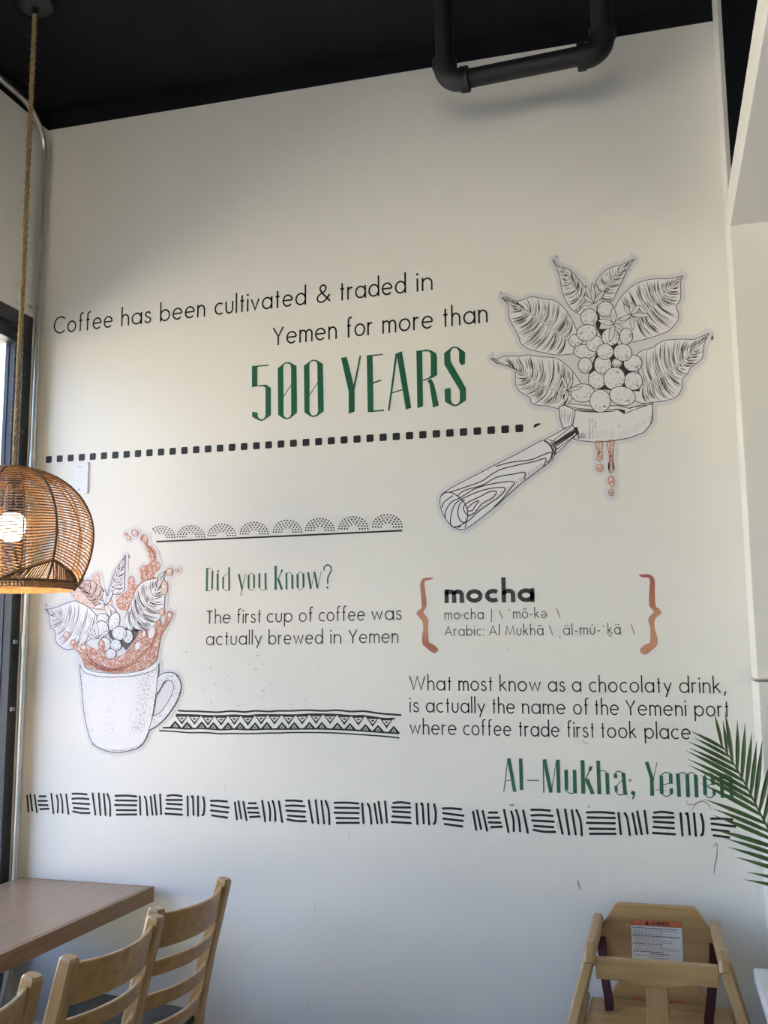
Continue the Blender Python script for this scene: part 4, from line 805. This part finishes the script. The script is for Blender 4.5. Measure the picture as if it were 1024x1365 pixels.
for k in range(4): b.tube([SP(2 * pi * i / 96, 1.701 - k * .0042) for i in range(96)], .0024, 'rattan', 5, closed=True)
for i in range(120): ph = 2 * pi * i / 120; b.tube([SP(ph, 1.706, .002), SP(ph + .012, 1.690, .001)], .0022, 'rattan', 4)
b.build('rim_band', shade)
b = MB(); b.lathe([(.0001, 0), (.03, -.001), (.031, -.006), (.024, -.012), (.02, -.05), (.017, -.055), (.0001, -.055)], (0, 0, H(2.052)), 'socket'); b.tube([(0, 0, H(2.0)), (0, 0, H(1.905))], .006, 'socket', 8); b.lathe([(.0001, .035), (.017, .033), (.019, 0), (.0001, 0)], (0, 0, H(1.893)), 'socket'); b.build('lamp_holder', t)
b = MB(); b.lathe([(.0001, .044), (.024, .043), (.034, .036), (.0385, .024), (.0395, .008), (.037, -.012), (.030, -.028), (.018, -.038), (.0001, -.041)], (0, 0, H(1.868)), 'bulb'); b.build('bulb', t)
pl = bpy.data.lights.new('bulb_light', 'POINT'); pl.energy = 3.2; pl.color = (1, .72, .42); pl.shadow_soft_size = .04
po = bpy.data.objects.new('bulb_light', pl); COL.objects.link(po); po.parent = t; po.location = (0, 0, H(1.81))
b = MB()
for s_ in range(3):
    b.tube([(.0038 * math.cos(2 * pi * s_ / 3 + z * 90), .0038 * math.sin(2 * pi * s_ / 3 + z * 90), H(2.045) + z) for z in [i * (ZC - .03 - 2.045) / 360 for i in range(361)]], .0044, 'jute', 6)
rope = b.build('rope', t)
b = MB()
for k in range(420):
    z = rnd.random() ** .8 * 1.46 + 2.05; q = rnd.uniform(0, 2 * pi); L = rnd.uniform(.004, .015) * (1.3 if z < 2.75 else .7); p = (.007 * math.cos(q), .007 * math.sin(q), H(z))
    b.tube([p, (p[0] + L * .6 * math.cos(q), p[1] + L * .6 * math.sin(q), p[2] + rnd.uniform(-.002, .004)), (p[0] + L * math.cos(q + .5), p[1] + L * math.sin(q + .5), p[2] + rnd.uniform(-.006, .006))], .00032, 'jute', 3, caps=False)
fz = b.build('rope_fuzz', rope); fz['kind'] = 'stuff'
b = MB(); b.lathe([(.0001, -.028), (.020, -.028), (.052, -.024), (.058, -.016), (.058, 0), (.0001, 0)], (0, 0, H(ZC)), 'canopy_metal', 36); b.tube([(0, 0, H(ZC) - .05), (0, 0, H(ZC) - .025)], .011, 'socket', 12); cn = b.build('ceiling_canopy', t)

# ================================================================== table
TRX, TRY, TA = .541, -.030, math.radians(-1.6)
t = thing('dining_table', 'brown oak-topped dining table pushed into the left corner by the window', 'table', (TRX, TRY, 0), TA)
TL, TW, TT = 1.92, .512, .745
b = MB(); b.box((-TW, -TL, .697), (-.012, -.012, TT), 'oak_top', .002); b.build('tabletop', t)
b = MB(); b.box((-.0118, -TL, .696), (0, 0, TT - .0004), 'oak_edge', .003); b.box((-TW, -.0118, .696), (-.0122, 0, TT - .0004), 'oak_edge', .003); b.build('edge_band', t)
for y in (-.82, -1.55):
    b = MB(); b.tube([(-.27, y, .03), (-.27, y, .69)], .038, 'pipe_black', 20); b.box((-.40, y - .13, .685), (-.14, y + .13, .6965), 'pipe_black', .004); b.build('pedestal', t)
    b = MB(); b.box((-.47, y - .04, 0), (-.07, y + .04, .03), 'pipe_black', .008); b.box((-.31, y - .24, 0), (-.23, y + .24, .028), 'pipe_black', .008); b.build('base', t)

# ================================================================== ladder-back chairs
def chair(name, label, x, y, rz, group):
    """Origin on the floor under the back posts' tops; the sitter faces -x."""
    t = thing(name, label, 'chair', (x, y, 0), rz, group)
    HW = .172
    for s_ in (-1, 1):
        b = MB(); b.sweep([(-.035, s_ * HW, 0), (-.075, s_ * HW, .30), (-.085, s_ * HW, .44), (-.075, s_ * HW, .52), (-.045, s_ * HW, .66), (-.004, s_ * HW, .82), (.005, s_ * HW, .855), (.006, s_ * HW, .861)], [.03, .034, .036, .036, .036, .035, .034, .029], [.03, .042, .046, .044, .040, .038, .037, .030], 'beech', bev=.006); b.build('back_post', t)
        b = MB(); b.sweep([(-.435, s_ * .185, 0), (-.435, s_ * .185, .457)], [.03, .036], [.03, .036], 'beech', bev=.005); b.build('front_leg', t)
        b = MB(); b.box((-.43, s_ * .178 - .011, .40), (-.075, s_ * .178 + .011, .457), 'beech', .003); b.build('seat_rail', t)
        b = MB(); b.box((-.43, s_ * .18 - .009, .17), (-.06, s_ * .18 + .009, .195), 'beech', .004); b.build('stretcher', t)
    def xback(z): return -.085 + (z - .44) * .085 / .38 if z < .82 else 0
    for z0, z1 in ((.752, .838), (.683, .723), (.598, .638), (.513, .553)):
        b = MB(); N = 14; vs = []; th = .014
        for i in range(N + 1):
            u = -1 + 2 * i / N; yy = u * (HW - .004); bulge = .040 * (1 - u * u)
            for j, (zz, dx) in enumerate(((z0, -th / 2 + .003), (z0 + .003, -th / 2), (z1 - .003, -th / 2), (z1, -th / 2 + .003), (z1, th / 2 - .003), (z1 - .003, th / 2), (z0 + .003, th / 2), (z0, th / 2 - .003))):
                lift = .006 * u * u * (1 if z0 > .74 and zz > .8 else 0)
                vs.append((xback((z0 + z1) / 2) + (zz - (z0 + z1) / 2) * .22 + bulge + dx - .006, yy, zz + lift))
        fs = [[i * 8 + k, i * 8 + (k + 1) % 8, (i + 1) * 8 + (k + 1) % 8, (i + 1) * 8 + k] for i in range(N) for k in range(8)] + [list(range(8))[::-1], [N * 8 + k for k in range(8)]]
        b.add(vs, fs, 'beech_x'); b.build('top_rail' if z0 > .74 else 'slat', t)
    b = MB(); b.box((-.425, -.17, .40), (-.405, .17, .457), 'beech', .003); b.build('front_rail', t)
    bm = bmesh.new(); bmesh.ops.create_cube(bm, size=1)
    for v in bm.verts: v.co = Vector((-.262 + v.co.x * .385, v.co.y * (.39 if v.co.x < 0 else .33), .482 + v.co.z * .05))
    bmesh.ops.bevel(bm, geom=bm.edges[:], offset=.018, segments=4, affect='EDGES')
    for v in bm.verts:
        if v.co.z > .49: v.co.z += .012 * max(0, 1 - (abs(v.co.x + .262) / .2) ** 2 - (abs(v.co.y) / .2) ** 2)
    b = MB(); b.bm(bm, 'seat_vinyl', smooth=True); b.build('seat_cushion', t)
    return t
GC = 'ladder-back chairs along the table'
c1 = chair('dining_chair', 'light wood ladder-back chair nearest the lettered wall, drawn up to the table', .921, -.541, math.radians(-5), GC)
def dup(root, x, y, rz, label):
    r = root.copy(); COL.objects.link(r); r.location = (x, y, 0); r.rotation_euler = (0, 0, rz); r['label'] = label
    for ch in root.children: c = ch.copy(); COL.objects.link(c); c.parent = r
    return r
dup(c1, .932, -.957, math.radians(-3.5), 'middle of the three light wood ladder-back chairs along the table')
dup(c1, .905, -1.425, math.radians(-4), 'light wood ladder-back chair cut off by the lower left corner, farthest from the lettered wall')

# ================================================================== stacked wooden high chairs
def high_chair(label, x, z, dx=0):
    t = thing('high_chair', label, 'high chair', (x, 0, z), 0, 'stacked wooden high chairs')
    Z0 = -.207                                                   # heights below are those of the upper chair
    zz = lambda v: v + Z0
    b = MB(); N = []
    out = [(-.150, .600), (-.155, .66), (-.153, .722), (-.146, .736), (-.117, .782), (-.108, .794), (-.098, .797), (.098, .797), (.108, .794), (.117, .782), (.146, .736), (.153, .722), (.155, .66), (.150, .600)]
    out = [(u, zz(v)) for u, v in out]
    b.prism(out, -.128, -.110, 'beech_x', 'y', .004); bp = b.build('back_panel', t)
    lab = MB(); W_, y = .0695, -.1284
    lab.add([(-W_, y, zz(.640)), (W_, y, zz(.640)), (W_, y, zz(.757)), (-W_, y, zz(.757))], [[0, 1, 2, 3]], 'label_paper')
    y -= .0002
    def r_(x0, z0, x1, z1, m): lab.add([(x0, y, zz(z0)), (x1, y, zz(z0)), (x1, y, zz(z1)), (x0, y, zz(z1))], [[0, 1, 2, 3]], m)
    r_(-W_, .741, W_, .757, 'label_orange')
    for q in ((-W_, .640, -W_ + .0009, .757), (W_ - .0009, .640, W_, .757), (-W_, .7563, W_, .757), (-W_, .7404, W_, .7413)): r_(*q, 'ink_line')
    y -= .0002
    lab.add([(-.030, y, zz(.7435)), (-.018, y, zz(.7435)), (-.024, y, zz(.7545))], [[0, 1, 2]], 'ink')
    y -= .0002
    x_ = -.013; k = .0088 / 15.3
    for c in 'WARNING':
        adv, sts = GL[c]; kx = k * .8
        for s_ in sts:
            A = Art(0, raw=True); A.mstroke([(x_ + p[0] * kx, zz(.7447) + p[1] * k) for p in s_], .0017, 'ink')
            for f, v0 in zip(A.b.f, [0] * len(A.b.f)): pass
            lab.add([(vx, y, vz) for vx, vy, vz in A.b.v], A.b.f, 'ink')
        x_ += adv * kx + .0022
    rz = random.Random(3)
    for i in range(17):                                          # illegible fine print: word-long dashes
        z_ = .735 - i * .0052; x_ = -.064 + (.004 if i % 4 else 0); end = .062 - rz.choice([0, .004, .02, .045]) 
        if i in (13, 15): x_, end = -.02, .03
        while x_ < end:
            w_ = rz.uniform(.003, .010); r_(x_, z_ - .0011, min(end, x_ + w_), z_ + .0011, 'ink_line' if i % 4 == 0 or i == 13 else 'scuff'); x_ += w_ + .0018
    lb = lab.build('warning_label', bp); lb['label'] = 'white warning label with an orange header'
    for s_ in (-1, 1):
        b = MB(); b.sweep([(s_ * (dx + .157), -.105, zz(.741)), (s_ * (dx + .157), -.125, zz(.750)), (s_ * (dx + .157), -.28, zz(.7525)), (s_ * (dx + .159), -.425, zz(.7525)), (s_ * (dx + .160), -.458, zz(.744)), (s_ * (dx + .161), -.468, zz(.728))], .028, [.022, .032, .034, .034, .032, .026], 'beech', side=Vector((1, 0, 0)), bev=.007); b.build('arm', t)
        b = MB(); b.sweep([(s_ * (dx + .160), -.452, zz(.742)), (s_ * (dx + .205), -.475, zz(.590)), (s_ * (dx + .255), -.50, zz(.42)), (s_ * (dx + .292), -.52, zz(.207))], .028, .036, 'beech', side=Vector((1, 0, 0)), bev=.005); b.build('front_leg', t)
        b = MB(); b.sweep([(s_ * (dx + .158), -.140, zz(.742)), (s_ * (dx + .200), -.125, zz(.58)), (s_ * (dx + .250), -.10, zz(.40)), (s_ * (dx + .285), -.085, zz(.207))], .026, .034, 'beech', side=Vector((1, 0, 0)), bev=.005); b.build('rear_leg', t)
        q = [(-.150, -.132, .705), (-.147, -.155, .66), (-.140, -.18, .61), (-.131, -.21, .565), (-.128, -.25, .5525)] if s_ < 0 else [(.150, -.132, .705), (.145, -.18, .66), (.134, -.26, .62), (.122, -.33, .58), (.118, -.37, .5525), (.117, -.44, .551), (.117, -.460, .53), (.116, -.465, .48)]
        b = MB(); b.sweep([(u, v, zz(w)) for u, v, w in q], .024, .004, 'strap', side=Vector((1, .25 * s_, 0)), bev=.001); b.build('harness_strap', t)
    b = MB(); b.prism([(u, zz(v)) for u, v in ((-.146, .692), (-.146, .742), (.146, .742), (.146, .692), (.075, .6915), (.045, .683), (-.045, .683), (-.075, .6915))], -.462, -.438, 'beech_x', 'y', .004); b.build('front_bar', t)
    b = MB(); b.sweep([(0, -.450, zz(.690)), (0, -.448, zz(.60)), (0, -.44, zz(.535))], [.052, .056, .072], .019, 'beech', side=Vector((1, 0, 0)), bev=.004); b.build('crotch_post', t)
    b = MB(); b.prism([(-.19, -.455), (-.182, -.14), (.182, -.14), (.19, -.455)], zz(.530), zz(.548), 'beech_x', 'z', .005); b.build('seat', t)
    b = MB(); b.box((-.262, -.515, zz(.335)), (.262, -.495, zz(.375)), 'beech_x', .004); b.build('footrest', t)
    return t
high_chair('light wood high chair with a white and orange warning label, top of its stack', 2.131, .207)
high_chair('lower light wood high chair, mostly hidden under the one with the full label', 2.131, 0.0, .045)

# ================================================================== white side table and potted palm at the right edge
t = thing('side_table', 'small white-topped table at the lower right corner beside the high chair', 'table', (2.355, -.478, 0))
b = MB(); b.box((0, -.62, .722), (.62, 0, .75), 'laminate', .003); b.build('tabletop', t)
for x, y in ((.045, -.095), (.58, -.095), (.045, -.57), (.58, -.57)):
    b = MB(); b.sweep([(x, y, 0), (x, y, .7215)], [.026, .036], [.026, .036], 'beech', bev=.004); b.build('leg', t)
b = MB(); b.box((.06, -.105, .66), (.565, -.087, .7215), 'beech', .002); b.build('apron', t)

t = thing('palm_plant', 'green palm fronds with narrow pointed leaflets at the right edge', 'plant', (2.76, -.335, 0))
b = MB(); b.lathe([(.0001, 0), (.085, 0), (.092, .01), (.118, .27), (.122, .30), (.112, .30), (.105, .275), (.0001, .27)], (0, 0, 0), 'pot', 36); b.build('pot', t)
b = MB(); b.lathe([(.104, .268), (.06, .279), (.0001, .282)], (0, 0, 0), 'soil', 24); b.build('soil', t)
def frond(path, nleaf, L0, spread, start=.35, seed=1):
    """Arching stem with pairs of folded leaflets, tip last."""
    r = random.Random(seed); P = [Vector(p) for p in path]; M = []
    for i in range(len(P) - 1):
        a, b_, c, d = P[max(i - 1, 0)], P[i], P[i + 1], P[min(i + 2, len(P) - 1)]
        for j in range(8):
            u = j / 8; M.append(.5 * (2 * b_ + (c - a) * u + (2 * a - 5 * b_ + 4 * c - d) * u * u + (3 * b_ - a - 3 * c + d) * u ** 3))
    M.append(P[-1]); N = len(M)
    acc = [0]
    for q in range(N - 1): acc.append(acc[-1] + (M[q + 1] - M[q]).length)
    def at(d):
        for q in range(N - 1):
            if d <= acc[q + 1]: return q, (d - acc[q]) / (acc[q + 1] - acc[q])
        return N - 2, 1
    b = MB()
    b.tube(M, [.0042 * (1 - .75 * i / (N - 1)) for i in range(N)], 'palm_stem', 6); root = b.build('frond', t)
    b = MB(); view = Vector((0, -1, 0))
    for s_ in (-1, 1):
        for k in range(nleaf):
            u = start + (1 - start) * (k + .5 + .2 * s_) / nleaf; i, fr_ = at(acc[-1] * u); p = M[i].lerp(M[i + 1], fr_); T = (M[min(i + 2, N - 1)] - M[max(i - 1, 0)]).normalized()
            S = T.cross(view).normalized() * s_; prog = (u - start) / (1 - start)
            L = L0 * (.55 + .9 * math.sin(pi * (.12 + .66 * (1 - prog) ** .8))) * r.uniform(.9, 1.08) * (.78 if prog > .9 else 1)
            ang = spread * (1.12 - .55 * prog) + r.uniform(-.05, .05); D = T * math.cos(ang) + S * math.sin(ang) + view * r.uniform(-.10, .16); D.normalize()
            Wd = D.cross(view).normalized(); Nn = Wd.cross(D).normalized(); n_ = 7; vs = []
            wid = .0046 * (L / L0) ** .5
            for j in range(n_ + 1):
                v = j / n_; c = p + D * L * v + Vector((0, 0, -1)) * (.10 * L * v * v) + T * (.06 * L * v * v)
                w = wid * (math.sin(pi * min(1, v * .82 + .14)) ** .8) * (1 - v ** 4) + .0003
                vs += [c - Wd * w + Nn * w * .35, c, c + Wd * w + Nn * w * .35]
            b.add(vs, [[3 * j + q, 3 * j + q + 1, 3 * j + q + 4, 3 * j + q + 3] for j in range(n_) for q in (0, 1)], 'palm')
    lf = b.build('leaflets', root); return root
V = lambda *p: (p[0] - 2.766, p[1] + .335, p[2])
frond([V(2.76, -.335, .29), V(2.66, -.345, .60), V(2.53, -.355, .83), V(2.46, -.365, .975), V(2.417, -.37, 1.065), V(2.388, -.372, 1.13), V(2.36, -.374, 1.19), V(2.337, -.376, 1.232), V(2.319, -.378, 1.262)], 18, .110, .78, .62, 2)
frond([V(2.76, -.335, .29), V(2.72, -.38, .70), V(2.65, -.42, .98), V(2.58, -.45, 1.14), V(2.53, -.47, 1.26), V(2.49, -.48, 1.34)], 17, .095, .75, .6, 3)
frond([V(2.77, -.335, .29), V(2.80, -.40, .60), V(2.74, -.48, .85), V(2.65, -.53, .97), V(2.56, -.57, 1.03), V(2.50, -.59, 1.04)], 16, .09, .78, .6, 4)
frond([V(2.76, -.33, .29), V(2.82, -.32, .75), V(2.82, -.34, 1.1), V(2.77, -.37, 1.35), V(2.70, -.40, 1.5)], 18, .12, .7, .55, 5)
frond([V(2.77, -.34, .29), V(2.90, -.38, .7), V(3.02, -.42, 1.0), V(3.12, -.45, 1.15)], 18, .12, .7, .5, 6)
